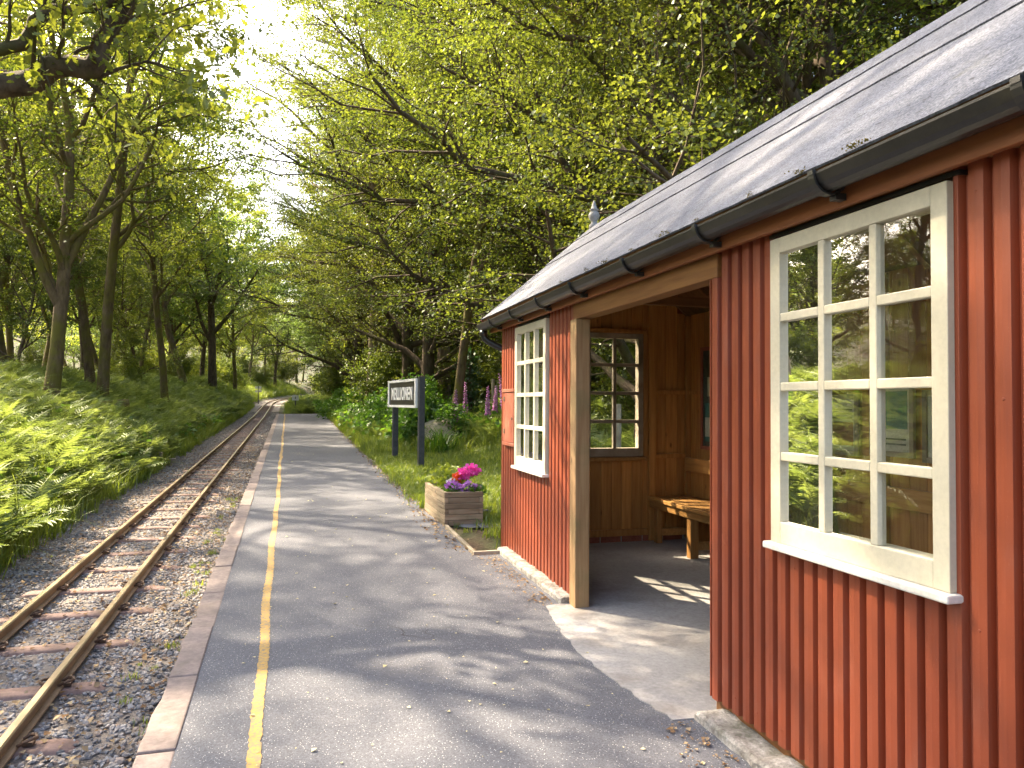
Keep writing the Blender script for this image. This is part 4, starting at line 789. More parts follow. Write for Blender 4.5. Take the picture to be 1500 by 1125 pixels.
# ================================================================== TREES
class TreeB:
    def __init__(s, seed): s.rng = np.random.default_rng(seed); s.V = []; s.F = []; s.n = 0; s.lp = []; s.la = []; s.ln = []; s.ls = []
    def tube(s, P, rad, k):
        n = len(P); d = np.empty_like(P); d[1:-1] = P[2:]-P[:-2]; d[0] = P[1]-P[0]; d[-1] = P[-1]-P[-2]; d = nrm(d)
        ref = np.array([1.0, 0.2, 0]) if abs(d[0][0]) < 0.8 else np.array([0, 1.0, 0.2]); a = nrm(ref-d*(d@ref)[:, None]); b = np.cross(d, a)
        an = np.arange(k)*2*np.pi/k; ring_ = P[:, None]+rad[:, None, None]*(a[:, None]*np.cos(an)[None, :, None]+b[:, None]*np.sin(an)[None, :, None])
        s.V.append(ring_.reshape(-1, 3)); i = np.arange(n-1)[:, None]*k; j = np.arange(k)[None]; j2 = (j+1) % k
        s.F.append((s.n+np.stack([i+j, i+j2, i+k+j2, i+k+j], -1)).reshape(-1, 4)); s.n += n*k
    def path(s, p0, d, L, n, wander, grav):
        r = s.rng; P = [np.array(p0, float)]; d = nrm(np.array(d, float)); st = L/n
        for i in range(n):
            d = nrm(d+r.normal(0, wander, 3)+np.array([0, 0, grav])); P.append(P[-1]+d*st)
        return np.array(P)
    def leaf_along(s, P, n, spread, size, droop=0.0):
        r = s.rng; t = r.random(n)**0.8*(len(P)-1); i = np.minimum(t.astype(int), len(P)-2); f = (t-i)[:, None]
        p = P[i]*(1-f)+P[i+1]*f+r.normal(0, spread, (n, 3))*np.array([1, 1, 0.5]); d = nrm(P[i+1]-P[i])
        s.lp.append(p); s.la.append(d*0.5+r.normal(0, 0.6, (n, 3))+np.array([0, 0, -droop])); s.ln.append(r.normal(0, 0.42, (n, 3))+np.array([0, 0, 0.9])); s.ls.append(size*(0.65+0.7*r.random(n)))
    def branch(s, P, r0, lv, par):
        """spawn children on path P; par: dict of levels"""
        r = s.rng; c = par[lv]; n = c['n'] if not callable(c['n']) else c['n'](r); L0 = np.linalg.norm(np.diff(P, axis=0), axis=1).sum()
        az = r.random()*6.28
        for q in range(n):
            t = c['t0']+(1-c['t0'])*(q+r.random())/n; tt = t*(len(P)-1); i = min(int(tt), len(P)-2); f = tt-i
            p = P[i]*(1-f)+P[i+1]*f; d0 = nrm(P[i+1]-P[i]); az += 2.4+r.normal(0, 0.4)
            a = nrm(np.cross(d0, [0.31, 0.2, 0.93] if abs(d0[2]) < 0.9 else [1, 0, 0])); b = np.cross(d0, a)
            side = a*np.cos(az)+b*np.sin(az); an = c['ang']+r.normal(0, 0.12); d = d0*np.cos(an)+side*np.sin(an); d[2] = d[2]*c.get('flat', 1)+c.get('lift', 0)
            L = c['len'](t, L0) if callable(c['len']) else c['len']*L0; L *= 0.75+0.5*r.random()
            rr_ = max(min(r0*(1-0.75*t)*0.6, c['rmax']), c['rmin'])
            Q = s.path(p, d, L, c['seg'], c['w'], c.get('grav', 0.0)); s.tube(Q, rr_*np.linspace(1, 0.22, len(Q)), c['k'])
            if c.get('leaf'): s.leaf_along(Q, c['leaf'], c['spread'], par['size'], par.get('droop', 0))
            if lv+1 in par: s.branch(Q, rr_, lv+1, par)
    def wood(s, name, mat): return npmesh(name, np.concatenate(s.V), np.concatenate(s.F), mat, smooth=True)
    def crown(s, name, mat, shape=LEAF4, keep=None):
        p, a, n, z = (np.concatenate(q) for q in (s.lp, s.la, s.ln, s.ls)); 
        if keep is not None: k = keep(p); p, a, n, z = p[k], a[k], n[k], z[k]
        V, F, rn = leaves(p, a, n, z, s.rng, shape); return npmesh(name, V, F, mat, rn)
def make_tree(seed, Ht, r0, lean=(0, 0), t0=0.25, limbs=16, limb_len=0.30, ang=1.0, lift=0.25, nb_=9, nt=7, leaf=22, size=0.09, spread=0.13, wander=0.07, leafmat_='leaf_oak', barkmat='bark_oak', fork=None, droop=0.1, k0=10, prof=None, limb_w=0.16):
    tb = TreeB(seed); r = tb.rng; n = 14
    P = tb.path((0, 0, -0.3), (lean[0], lean[1], 1), Ht, n, wander, 0.05); rad = r0*(np.linspace(1, 0.12, n+1)**0.85); rad[0] *= 1.5; rad[1] *= 1.08
    tb.tube(P, rad, k0)
    prof = prof or (lambda t: 0.55+0.9*math.sin(min(1, (t-t0)/(1-t0)*0.85+0.18)*math.pi))
    par = {0: dict(n=limbs, t0=t0, ang=ang, lift=lift, len=lambda t, L: limb_len*Ht*prof(t), seg=8, w=limb_w, grav=0.02, rmax=r0*0.5, rmin=0.02, k=6),
           1: dict(n=nb_, t0=0.22, ang=0.75, lift=0.1, len=lambda t, L: L*(0.50-0.22*t), seg=5, w=0.2, rmax=0.035, rmin=0.010, k=4, leaf=leaf//2, spread=spread, flat=0.5),
           2: dict(n=nt, t0=0.15, ang=0.7, len=lambda t, L: L*(0.55-0.2*t), seg=3, w=0.2, rmax=0.010, rmin=0.005, k=3, leaf=leaf, spread=spread, flat=0.35), 'size': size, 'droop': droop}
    if fork:
        for ft, fd, fl_ in fork:
            i = int(ft*n); Q = tb.path(P[i], fd, Ht*fl_, 10, 0.08, 0.06); tb.tube(Q, rad[i]*0.72*np.linspace(1, 0.12, 11)**0.85, 8)
            sub = dict(par); sub[0] = dict(par[0], n=limbs//2, t0=0.2, len=lambda t, L: limb_len*Ht*0.8*(1.1-0.6*t)); tb.branch(Q, rad[i]*0.7, 0, sub)
    tb.branch(P, r0, 0, par)
    return tb.wood('trunk', barkmat), tb.crown('crown', leafmat_)
TREES = {}
TREES['oak'] = make_tree(1, 14, 0.18, (0.17, 0.0), 0.22, 15, 0.26, nb_=8, nt=6, leaf=19, size=0.078, spread=0.10, wander=0.07, fork=[(0.32, (0.42, 0.2, 1), 0.55), (0.22, (-0.5, -0.2, 1), 0.6)], k0=12)
TREES['slim'] = make_tree(2, 15, 0.15, (0.06, 0.03), 0.30, 22, 0.17, nb_=8, nt=6, leaf=18, size=0.068, spread=0.10, leafmat_='leaf_birch', barkmat='bark_oak', wander=0.05)
TREES['birch'] = make_tree(3, 16, 0.17, (-0.10, 0.05), 0.28, 24, 0.20, nb_=8, nt=6, leaf=18, size=0.066, spread=0.11, leafmat_='leaf_birch', barkmat='bark_pale', wander=0.06, droop=0.4)
TREES['beech'] = make_tree(4, 17, 0.27, (0.02, 0.02), 0.10, 34, 0.26, ang=1.15, lift=0.12, nb_=11, nt=8, leaf=34, size=0.064, spread=0.10, leafmat_='leaf_beech', barkmat='bark_dark', wander=0.04)
TREES['tall'] = make_tree(5, 21, 0.30, (0.02, -0.02), 0.32, 28, 0.20, ang=1.05, nb_=10, nt=8, leaf=34, size=0.068, spread=0.11, leafmat_='leaf_oak', barkmat='bark_pale', wander=0.035)
TREES['young'] = make_tree(6, 8, 0.075, (0.12, 0.05), 0.12, 20, 0.26, nb_=8, nt=6, leaf=26, size=0.066, spread=0.10, leafmat_='leaf_beech', barkmat='bark_dark', wander=0.09)
TREES['far'] = make_tree(7, 16, 0.24, (0.03, 0.0), 0.18, 22, 0.27, nb_=9, nt=5, leaf=26, size=0.145, spread=0.19, leafmat_='leaf_far', barkmat='bark_dark', k0=7)
TREES['farslim'] = make_tree(8, 17, 0.17, (-0.04, 0.0), 0.22, 22, 0.19, nb_=8, nt=5, leaf=24, size=0.13, spread=0.18, leafmat_='leaf_birch', barkmat='bark_oak', k0=7)
def make_bush(seed, Ht, stems, spread_, leaf, size, mat, rad=0.02):
    tb = TreeB(seed); r = tb.rng
    for i in range(stems):
        a = r.random()*6.28; o = r.uniform(0.05, 0.35); P = tb.path((0.1*np.cos(a), 0.1*np.sin(a), -0.1), (np.cos(a)*o*spread_, np.sin(a)*o*spread_, 1), Ht*(0.65+0.5*r.random()), 8, 0.13, 0.0)
        tb.tube(P, rad*np.linspace(1, 0.2, 9), 5)
        tb.branch(P, rad, 0, {0: dict(n=9, t0=0.12, ang=1.0, lift=0.1, len=lambda t, L: 0.36*Ht*(1.1-0.55*t), seg=4, w=0.2, rmax=0.012, rmin=0.005, k=3, leaf=leaf, spread=0.12),
                              1: dict(n=5, t0=0.2, ang=0.8, len=lambda t, L: L*0.5, seg=3, w=0.2, rmax=0.006, rmin=0.003, k=3, leaf=leaf, spread=0.10), 'size': size, 'droop': 0.25})
    return tb.wood('stems', 'bark_dark'), tb.crown('foliage', mat)
BUSH = {'hazel': make_bush(21, 3.0, 8, 1.6, 30, 0.078, 'leaf_beech'), 'bramble': make_bush(22, 1.3, 9, 3.0, 18, 0.075, 'herb', 0.010), 'willow': make_bush(23, 2.4, 8, 1.8, 22, 0.085, 'leaf_birch', 0.016)}

def plant_tree(kind, x, y, label, group=None, s=1.0, rz=0.0, name='tree', tilt=(0, 0), z=None):
    wd, cr = TREES[kind]; t = thing(name, label, 'tree', (x, y, H(x, y) if z is None else z), rz, group); t.scale = (s, s, s); t.rotation_euler = (tilt[0], tilt[1], rz)
    link_mesh('trunk', wd, t); link_mesh('crown', cr, t); return t
def plant_bush(kind, x, y, label, group=None, s=1.0, rz=0.0, name='shrub'):
    st, fo = BUSH[kind]; t = thing(name, label, 'shrub', (x, y, H(x, y)-0.03), rz, group); t.scale = (s, s, s*0.95); link_mesh('stems', st, t); link_mesh('foliage', fo, t); return t

# the overhanging oak whose bough enters at the upper left
tb = TreeB(77); P = tb.path((-6.2, 6.6, H(-6.2, 6.6)-0.3), (0.16, 0.06, 1), 13, 12, 0.05, 0.03); tb.tube(P, 0.30*np.linspace(1, 0.15, 13)**0.8, 12)
bpar = {0: dict(n=12, t0=0.30, ang=0.8, lift=0.14, len=lambda t, L: 0.9, seg=5, w=0.22, rmax=0.026, rmin=0.010, k=5, leaf=5, spread=0.12), 1: dict(n=5, t0=0.25, ang=0.75, lift=0.05, len=lambda t, L: 0.42, seg=4, w=0.2, rmax=0.008, rmin=0.004, k=3, leaf=9, spread=0.10), 'size': 0.105, 'droop': 0.15}
def bough(pts, r_a, r_b, par):
    pts = np.array(pts, float); t = np.linspace(0, len(pts)-1, (len(pts)-1)*4+1); i = np.minimum(t.astype(int), len(pts)-2); f = (t-i)[:, None]
    pe = np.concatenate([[2*pts[0]-pts[1]], pts, [2*pts[-1]-pts[-2]]]); p0, p1, p2, p3 = pe[i], pe[i+1], pe[i+2], pe[i+3]
    Q = 0.5*((2*p1)+(-p0+p2)*f+(2*p0-5*p1+4*p2-p3)*f**2+(-p0+3*p1-3*p2+p3)*f**3); Q += tb.rng.normal(0, 0.008, Q.shape); tb.tube(Q, np.linspace(r_a, r_b, len(Q)), 8); tb.branch(Q, r_b*1.6, 0, par); return Q
z5 = P[4][2]
bough([P[4], (-4.4, 7.3, 4.15), (-2.73, 7.97, 4.43), (-2.25, 7.85, 4.62), (-1.90, 7.73, 4.60), (-1.82, 7.70, 4.86), (-1.55, 7.62, 5.24), (-1.4, 7.5, 5.6)], 0.15, 0.05, dict(bpar))
bough([P[5], (-4.2, 7.4, 4.5), (-2.74, 7.96, 4.78), (-2.36, 7.85, 5.12), (-1.85, 7.68, 5.15), (-1.6, 7.55, 5.3)], 0.085, 0.03, dict(bpar))
bough([(-2.25, 7.85, 4.62), (-1.9, 7.8, 4.55), (-1.5, 7.65, 4.66), (-1.25, 7.55, 4.62)], 0.024, 0.010, {**bpar, 0: dict(bpar[0], n=7, leaf=8)})
bough([P[7], (-5.0, 7.6, 7.0), (-3.4, 8.1, 7.6), (-2.2, 8.3, 8.0)], 0.10, 0.03, {**bpar, 0: dict(bpar[0], n=9, len=lambda t, L: 1.2)})
bough([P[8], (-4.2, 8.2, 9.0), (-2.4, 9.4, 9.8), (-1.0, 10.3, 10.2)], 0.10, 0.03, {**bpar, 0: dict(bpar[0], n=16, t0=0.25, len=lambda t, L: 1.7, leaf=16, spread=0.2), 1: dict(bpar[1], n=7, len=lambda t, L: 0.8, leaf=18, spread=0.16)})  # bough added above the view to throw shade on the shelter roof
tb.branch(P, 0.25, 0, {0: dict(n=12, t0=0.50, ang=1.1, lift=0.15, len=lambda t, L: 5.2-2.2*t, seg=7, w=0.14, rmax=0.10, rmin=0.04, k=6), 1: dict(n=9, t0=0.2, ang=0.8, lift=0.1, len=lambda t, L: 1.7, seg=4, w=0.2, rmax=0.03, rmin=0.010, k=4, leaf=14, spread=0.2), 2: dict(n=5, t0=0.2, ang=0.8, len=lambda t, L: 0.75, seg=3, w=0.2, rmax=0.008, rmin=0.004, k=3, leaf=16, spread=0.18), 'size': 0.125, 'droop': 0.15})  # upper crown thickened out of view so that it shades platform and wall
def gaps(p):   # open gaps in the upper crown, cut so that sun patches fall on the shelter wall
    k = (1.87-p[:, 0])/sd.x; yw = p[:, 1]+k*sd.y; zw = p[:, 2]+k*sd.z
    n_ = np.sin(yw*2.3+0.6)+0.7*np.sin(zw*3.1+yw*1.1)+0.5*np.sin(yw*5.1-zw*4.0); inr = (p[:, 2] > 5.6) & (zw > 0.9) & (zw < 3.0) & (yw > 0.5) & (yw < 7.2)
    return ~(inr & (n_ > -0.45))
t = thing('oak_tree', 'oak tree whose dark crooked boughs hang over the track at the upper left', 'tree', (0, 0, 0)); link_mesh('trunk', tb.wood('trunk', 'bark_dark'), t); link_mesh('crown', tb.crown('crown', 'leaf_oak', LEAFOAK, keep=gaps), t)

rt_ = random.Random(101)
# trees one can pick out, and a few placed out of view
plant_tree('oak', -5.95, 20.4, 'large mossy leaning oak with forked trunk on the fern bank', s=1.0, rz=0.2, name='oak_tree', z=H(-5.95, 20.4)-0.1)
plant_tree('slim', -6.5, 26.6, 'slender straight trunk just right of the leaning mossy oak', s=1.05, rz=1.0)
plant_tree('slim', -5.45, 24.2, 'slim mossy tree, second to the right of the leaning oak', s=1.1, rz=3.2)
plant_tree('slim', -4.9, 30.8, 'thin tree standing at the foot of the fern bank halfway along the platform', s=0.95, rz=2.0)
plant_tree('young', -7.7, 23.6, 'crooked young tree at the left edge of the view on the fern bank', s=0.8, rz=0.5)
plant_tree('birch', -6.7, 14.4, 'pale birch added on the left bank, trunk out of view, shading the platform', s=0.95, rz=2.5)  # added to shade an over-lit stretch of platform; trunk stands outside the view
plant_tree('tall', 3.1, 34.5, 'dark straight trunk behind the left post of the station sign', s=0.95, rz=0.4)
plant_tree('slim', 4.0, 19.8, 'thin leaning trunk behind the lawn to the right of the station sign', s=0.95, rz=2.4, tilt=(0.06, -0.10))
plant_tree('beech', 6.3, 19.0, 'leafy beech whose trunk shows just above the far end of the roof', s=1.0, rz=1.2)
plant_tree('tall', 7.9, 15.4, 'tall pale trunked tree standing behind the middle of the shelter roof', s=1.05, rz=2.8)
plant_tree('beech', 4.4, 27.0, 'broad dark green beech beyond the flower bank right of the platform', s=0.95, rz=0.3)
plant_tree('beech', 8.5, 10.2, 'beech with low bright branches hanging over the near end of the roof', s=0.9, rz=3.9)
for x_, y_, k_, s_, l_ in ((-12.5, 12.2, 'slim', 1.0, 'slim bank tree left of the view, reflected in the near window'), (-12.0, 8.4, 'beech', 0.8, 'dense beech added out of view on the near left bank, shading the shelter wall')): plant_tree(k_, x_, y_, l_, None, s_, x_)  # the beech is added to shade the shelter wall and fill the window reflection
for x_, y_, k_, s_, l_ in ((-18.5, 19.0, 'oak', 1.0, 'broad oak far back on the left bank, mirrored in the upper window panes'), (-21, 25.5, 'birch', 1.0, 'pale birch far back on the left bank beyond the oaks'), (-24, 20.5, 'oak', 1.1, 'second broad oak far back on the left bank'), (-19, 29.5, 'beech', 0.85, 'dense beech far back on the left bank, nearest of three'), (-22.5, 34, 'beech', 0.9, 'dense beech far back on the left bank, furthest along the line'), (-26.5, 28, 'beech', 0.85, 'dense beech furthest back from the left bank'), (-17.5, 12.5, 'birch', 0.95, 'birch back on the left bank opposite the shelter')): plant_tree(k_, x_, y_, l_, None, s_, {-7.2: -0.15}.get(x_, x_))
PLACED = [(-19, 29.5), (-22.5, 34), (-26.5, 28), (-18.5, 19), (-21, 25.5), (-24, 20.5), (-17.5, 12.5), (-12.5, 12.2), (-12, 8.4), (-5.95, 20.4), (-6.5, 26.6), (-5.45, 24.2), (-4.3, 30.4), (-7.7, 23.6), (-6.7, 14.4), (3.1, 34.5), (4.0, 19.8), (6.3, 19), (7.9, 15.4), (4.4, 27), (8.5, 10.2), (-6.2, 6.6)]
ADJ = dict(slim='slender', birch='pale barked', oak='broad spreading', beech='dense dark green', tall='tall straight', young='small young', far='rounded', farslim='narrow')
def band(x, y): return (', beside the near platform' if y < 14 else ', level with the name sign' if y < 21 else ', past the sign' if y < 30 else ', level with the platform end' if y < 47 else ', soon after the platform' if y < 70 else ', towards the bend' if y < 100 else '')
def fill(n, xr, yr, md, kinds, label, group, smin=0.8, smax=1.15, ok=None, seed=0):
    r = random.Random(seed); c = 0; tries = 0
    while c < n and tries < n*40:
        tries += 1; y = r.uniform(*yr); d = r.uniform(*xr); x = d+float(tx(np.array(y)))
        if ok and not ok(x, y): continue
        if any((x-a)**2+(y-b)**2 < md*md for a, b in PLACED): continue
        PLACED.append((x, y)); kd = r.choice(kinds); plant_tree(kd, x, y, ADJ[kd]+' '+label+band(x, y), group, r.uniform(smin, smax), r.uniform(0, 6.28)); c += 1
fill(15, (-17, -4.6), (11, 46), 3.2, ['slim', 'slim', 'birch', 'oak', 'young'], 'woodland tree on the bank left of the track', 'trees on the bank left of the track', seed=1, ok=lambda x, y: x < -0.10*y-2.9 and not (13 < y < 27 and x < -8.5))
fill(5, (-17, -8), (-4, 11), 4.5, ['slim', 'birch', 'oak'], 'tree on the bank beyond the rails', 'trees on the near bank', seed=2)
fill(30, (-22, -3.6), (46, 125), 3.6, ['farslim', 'farslim', 'far'], 'distant woodland tree left of the curving track', 'distant trees left of the track', seed=3, ok=lambda x, y: x < -0.10*y-2.9 or y > 75)
fill(34, (7.5, 24), (9, 46), 2.7, ['beech', 'tall', 'beech', 'slim', 'birch'], 'tree behind shelter and flower bank', 'trees right of the platform', seed=4, ok=lambda x, y: not (x < 5.2 and y < 30) and not (y < 12 and x < 7))
fill(6, (5.0, 8), (30, 46), 3.0, ['beech', 'slim', 'birch'], 'tree by the far platform', 'trees by the far platform', seed=5)
for x_, y_, k_, s_, l_ in ((-7.0, 52, 'farslim', 1.3, 'tall slim tree leaning over the left of the sky gap'), (-6.4, 60, 'far', 1.35, 'tall tree closing the foot of the sky gap on the left'), (3.4, 53, 'far', 1.3, 'tall tree closing the foot of the sky gap on the right'), (-5.6, 72, 'farslim', 1.05, 'slim tree beside the distant marker board')): plant_tree(k_, x_, y_, l_, None, s_, x_); PLACED.append((x_, y_))
fill(34, (3.6, 24), (46, 125), 3.6, ['far', 'farslim', 'far'], 'distant woodland tree right of the curving track', 'distant trees right of the track', seed=6)
fill(26, (-40, 40), (128, 165), 4.5, ['far', 'far', 'farslim'], 'far woodland tree closing the view beyond the bend', 'far trees beyond the bend', seed=7)
fill(34, (-120, -45), (40, 230), 8.0, ['far', 'far', 'farslim'], 'distant tree on the hillside beyond the left bank', 'trees on the far hillside', 0.9, 1.3, seed=8)
# shrubs
def fill_b(n, xr, yr, md, kinds, label, group, smin, smax, seed, ok=None):
    r = random.Random(seed); pl_ = []; tries = 0
    while len(pl_) < n and tries < n*40:
        tries += 1; y = r.uniform(*yr); x = r.uniform(*xr)+float(tx(np.array(y)))
        if (ok and not ok(x, y)) or any((x-a)**2+(y-b)**2 < md*md for a, b in pl_): continue
        pl_.append((x, y)); kd = r.choice(kinds); plant_bush(kd, x, y, dict(hazel='broad leaved', willow='loose pale', bramble='tangled')[kd]+' '+label+band(x, y), group, r.uniform(smin, smax), r.uniform(0, 6.28))
fill_b(26, (5.4, 14), (11, 46), 1.5, ['hazel', 'hazel', 'willow'], 'shrub behind the flower bank', 'shrubs right of the platform', 0.8, 1.35, 31, ok=lambda x, y: not (y < 26 and x < 6.3))
fill_b(10, (-13, -5.2), (12, 60), 2.4, ['hazel', 'willow', 'willow'], 'shrub among trunks on the left bank', 'shrubs on the left bank', 0.5, 0.95, 32)
fill_b(30, (5.0, 16), (46, 120), 2.2, ['hazel', 'willow'], 'shrub under the distant trees right of the track', 'distant shrubs right of the track', 0.8, 1.5, 33)
fill_b(26, (-16, -4.0), (60, 125), 2.4, ['hazel', 'willow'], 'shrub under the distant trees left of the track', 'distant shrubs left of the track', 0.7, 1.3, 34)
fill_b(14, (-25, 25), (126, 134), 2.4, ['hazel', 'hazel'], 'shrub closing the view beyond the bend', 'shrubs beyond the bend', 1.2, 2.0, 35)
fill_b(14, (4.2, 6.2), (16.5, 44), 1.1, ['bramble'], 'bramble bush on the right flower bank', 'brambles on the flower bank', 0.8, 1.2, 36)

# ================================================================== FERNS, GRASS
def frond(r, l, pairs=17, el=1.05, bend=1.2):
    """one frond along +X: a thin rachis with pinna pairs"""
    t = np.linspace(0, 1, pairs+4); th = el-bend*t**1.5; st = l/(len(t)-1); P = np.cumsum(np.stack([np.cos(th)*st, np.sin(th)*st], 1), 0)
    C = np.stack([P[:, 0], 0*P[:, 0], P[:, 1]], 1); T = nrm(np.gradient(C, axis=0)); side = np.array([0, 1.0, 0]); N = nrm(np.cross(T, np.broadcast_to(side, T.shape))); N *= np.sign(N[:, 2:]+1e-6)
    pos, ax, nm_, sz = [], [], [], []
    for j in range(3, len(t)):
        u = (t[j]-t[2])/(1-t[2]); w = l*0.24*(np.sin(min(1, u*1.15+0.22)*np.pi)**0.8*0.9+0.06) if u < 0.98 else l*0.05
        for s_ in (-1, 1): pos.append(C[j]); ax.append(side*s_+T[j]*0.45+N[j]*r.uniform(-0.25, 0.05)+r.normal(0, 0.05, 3)); nm_.append(N[j]); sz.append(max(w, 0.02))
    V, F, rn = leaves(np.array(pos), np.array(ax), np.array(nm_), np.array(sz), r, LEAF4, flat=0.20)
    k = len(V); w = np.linspace(0.006, 0.0015, len(t))[:, None]*side; R_ = np.concatenate([C-w, C+w]); n = len(t); i = np.arange(n-1); Q = k+np.stack([i, i+1, n+i+1, n+i], 1)
    return np.concatenate([V, R_]), F+[Q], np.concatenate([rn, np.full(n-1, 0.8)])
def fern_mesh(seed, nf=11, L=0.85):
    r = np.random.default_rng(seed); Vs, F3, F4, r3, r4 = [], [], [], [], []; o = 0
    for i in range(nf):
        V, F, rn = frond(r, L*r.uniform(0.7, 1.2), 25, r.uniform(0.85, 1.25), r.uniform(0.9, 1.5)); a = 2*np.pi*(i+r.uniform(-0.3, 0.3))/nf; c, s_ = np.cos(a), np.sin(a)
        Vs.append(V@np.array([[c, s_, 0], [-s_, c, 0], [0, 0, 1]])); q = F[0].shape[0]+F[1].shape[0]; F3.append(np.concatenate(F[:2])+o); F4.append(F[2]+o); r3.append(rn[:q]); r4.append(rn[q:]); o += len(V)
    return npmesh('fern_fronds', np.concatenate(Vs), [np.concatenate(F3), np.concatenate(F4)], 'fern', np.concatenate(r3+r4))
FERN = [fern_mesh(50+i) for i in range(5)]; protos('fern_plant', FERN)
def grass_mesh(seed, n=22, h=0.16, w=0.006, mat='grass', spread=0.06, bend=0.5):
    r = np.random.default_rng(seed); V = []; F3 = []; F4 = []; rn = []
    for i in range(n):
        a = r.random()*6.28; p = np.array([r.normal(0, spread), r.normal(0, spread), 0]); d = np.array([np.cos(a), np.sin(a), 0]); s = np.array([-np.sin(a), np.cos(a), 0])*w*(0.7+0.6*r.random()); hh = h*(0.55+0.8*r.random()); b = bend*hh*(0.3+r.random())
        k = len(V); V += [p-s, p+s, p+d*b*0.35+s*0.8+[0, 0, hh*0.6], p+d*b*0.35-s*0.8+[0, 0, hh*0.6], p+d*b+[0, 0, hh*(0.95-0.1*bend)]]; F4.append((k, k+1, k+2, k+3)); F3.append((k+3, k+2, k+4)); 
    q = r.random(n); return npmesh('grass_tuft', np.array(V), [np.array(F4), np.array(F3)], mat, np.concatenate([q, q]))
protos('lawn_tuft', [grass_mesh(60+i, 26, 0.085, 0.0045, spread=0.055) for i in range(4)]); protos('tall_tuft', [grass_mesh(70+i, 24, 0.42, 0.006, spread=0.07, bend=0.7) for i in range(4)])
def herb_mesh(seed, n=60, h=0.4): r = np.random.default_rng(seed); p = r.normal(0, 1, (n, 3))*np.array([0.12, 0.12, 0])+np.array([0, 0, 1])*(r.random((n, 1))*h); V, F, rn = leaves(p, r.normal(0, 1, (n, 3))+[0, 0, 0.3], r.normal(0, 0.5, (n, 3))+[0, 0, 1], 0.07+0.07*r.random(n), r); return npmesh('herb', V, F, 'herb', rn)
protos('herb_plant', [herb_mesh(80+i) for i in range(4)])
def rots(n, tilt=0.12): return np.stack([rng.normal(0, tilt, n), rng.normal(0, tilt, n), rng.random(n)*6.28], 1)
def spots(n, d0, d1, y0, y1, p=1.0, useX=False):
    y = y0+(y1-y0)*rng.random(n)**p; x = d0+(d1-d0)*rng.random(n); x = x if useX else x+tx(y); return x, y
def put(name, key, x, y, s, label, cat, dz=0.0, tilt=0.12): scatter(name, key, np.stack([x, y, height(x, y)+dz], 1), rots(len(x), tilt), s, label, cat, rng)
# individual ferns along the front of the bank
rf_ = random.Random(55); FP = []; rq = np.random.default_rng(56)
FROND = []
for i in range(8): V, F, rn = frond(rq, 0.95*rq.uniform(0.8, 1.2), 30, rq.uniform(0.85, 1.2), rq.uniform(0.9, 1.5)); FROND.append(npmesh('frond', V, F, 'fern', rn))
while len(FP) < 60:
    y = 7.0+rf_.random()**1.4*15; d = -1.32-rf_.random()**1.2*1.8; x = d+float(tx(np.array(y)))
    if any((x-a)**2+(y-b)**2 < 0.30 for a, b in FP): continue
    FP.append((x, y)); t = thing('fern', 'bright green fern clump at the foot of the left bank beside the ballast', 'fern', (x, y, H(x, y)), rf_.uniform(0, 6.28), 'ferns at the foot of the left bank'); t.scale = (rf_.uniform(0.8, 1.3),)*3; nf = rf_.randrange(8, 12)
    for q in range(nf): link_mesh('frond', FROND[rf_.randrange(8)], t, (0, 0, 0), (rf_.gauss(0, 0.12), rf_.gauss(0, 0.1), 6.283*(q+rf_.uniform(-0.3, 0.3))/nf), rf_.uniform(0.75, 1.1))
x, y = spots(3400, -8.5, -1.7, 5, 34, 1.2); put('bank_ferns', 'fern_plant', x, y, 0.7+0.7*rng.random(len(x)), 'dense mass of ferns covering the left bank', 'ferns')
x, y = spots(1700, -8.0, -1.6, 34, 75); put('far_bank_ferns', 'fern_plant', x, y, 0.8+0.8*rng.random(len(x)), 'ferns covering the bank along the distant track', 'ferns')
x, y = spots(3200, -2.1, -1.08, 5, 70, 1.3); put('verge_grass', 'tall_tuft', x, y, 0.35+0.7*rng.random(len(x)), 'rough grass along the left edge of the ballast', 'grass')
x, y = spots(2600, -10, -1.6, 6, 50, 1.1); put('bank_grass', 'tall_tuft', x, y, 0.7+0.9*rng.random(len(x)), 'long grass and weeds among the ferns on the left bank', 'grass')
x, y = spots(900, -8.0, -1.4, 6, 50, 1.2); put('bank_herbs', 'herb_plant', x, y, 0.6+0.8*rng.random(len(x)), 'leafy weeds among the ferns on the left bank', 'weeds')
x, y = spots(3000, -7, -1.5, 60, 125); put('far_verge', 'tall_tuft', x, y, 0.9+1.2*rng.random(len(x)), 'bright grass verge beside the distant bend', 'grass', tilt=0.2)
# lawn
x, y = spots(15000, 1.52, 6.0, 6.8, 21, 1.0, True); m_ = ~((x < 4.3) & (y < 7.35)) & ~((x > 1.53) & (x < 1.98) & (y > 8.14) & (y < 9.28)) & ~((x < 2.05) & (y < 8.12) & (rng.random(len(x)) < np.where(x < 1.9, 0.985, 0.6))); m_ &= (x > 1.56+0.05*np.sin(y*3)) | (y > 9.4)
x, y = x[m_], y[m_]; put('lawn_grass', 'lawn_tuft', x, y, 0.6+0.9*rng.random(len(x)), 'short bright lawn grass around the sign and planter', 'grass')
x, y = spots(2400, 1.42, 2.4, 17, 45, 1.0, True); put('platform_edge_grass', 'tall_tuft', x, y, 0.25+0.6*rng.random(len(x)), 'grass growing along the far right edge of the platform', 'grass')
def bankx(y): return 2.55-0.9*sm((y-17)/6)
x, y = spots(1100, 0.0, 4.2, 16.5, 46, 1.0, True); x = x+bankx(y)+0.2; q_ = (np.hypot(x-3.05, y-16.9) > 0.95) & (np.hypot(x-2.9, y-16.2) > 0.8); x, y = x[q_], y[q_]; put('flower_bank_ferns', 'fern_plant', x, y, 0.55+0.6*rng.random(len(x)), 'ferns massed on the flower bank right of the platform', 'ferns')
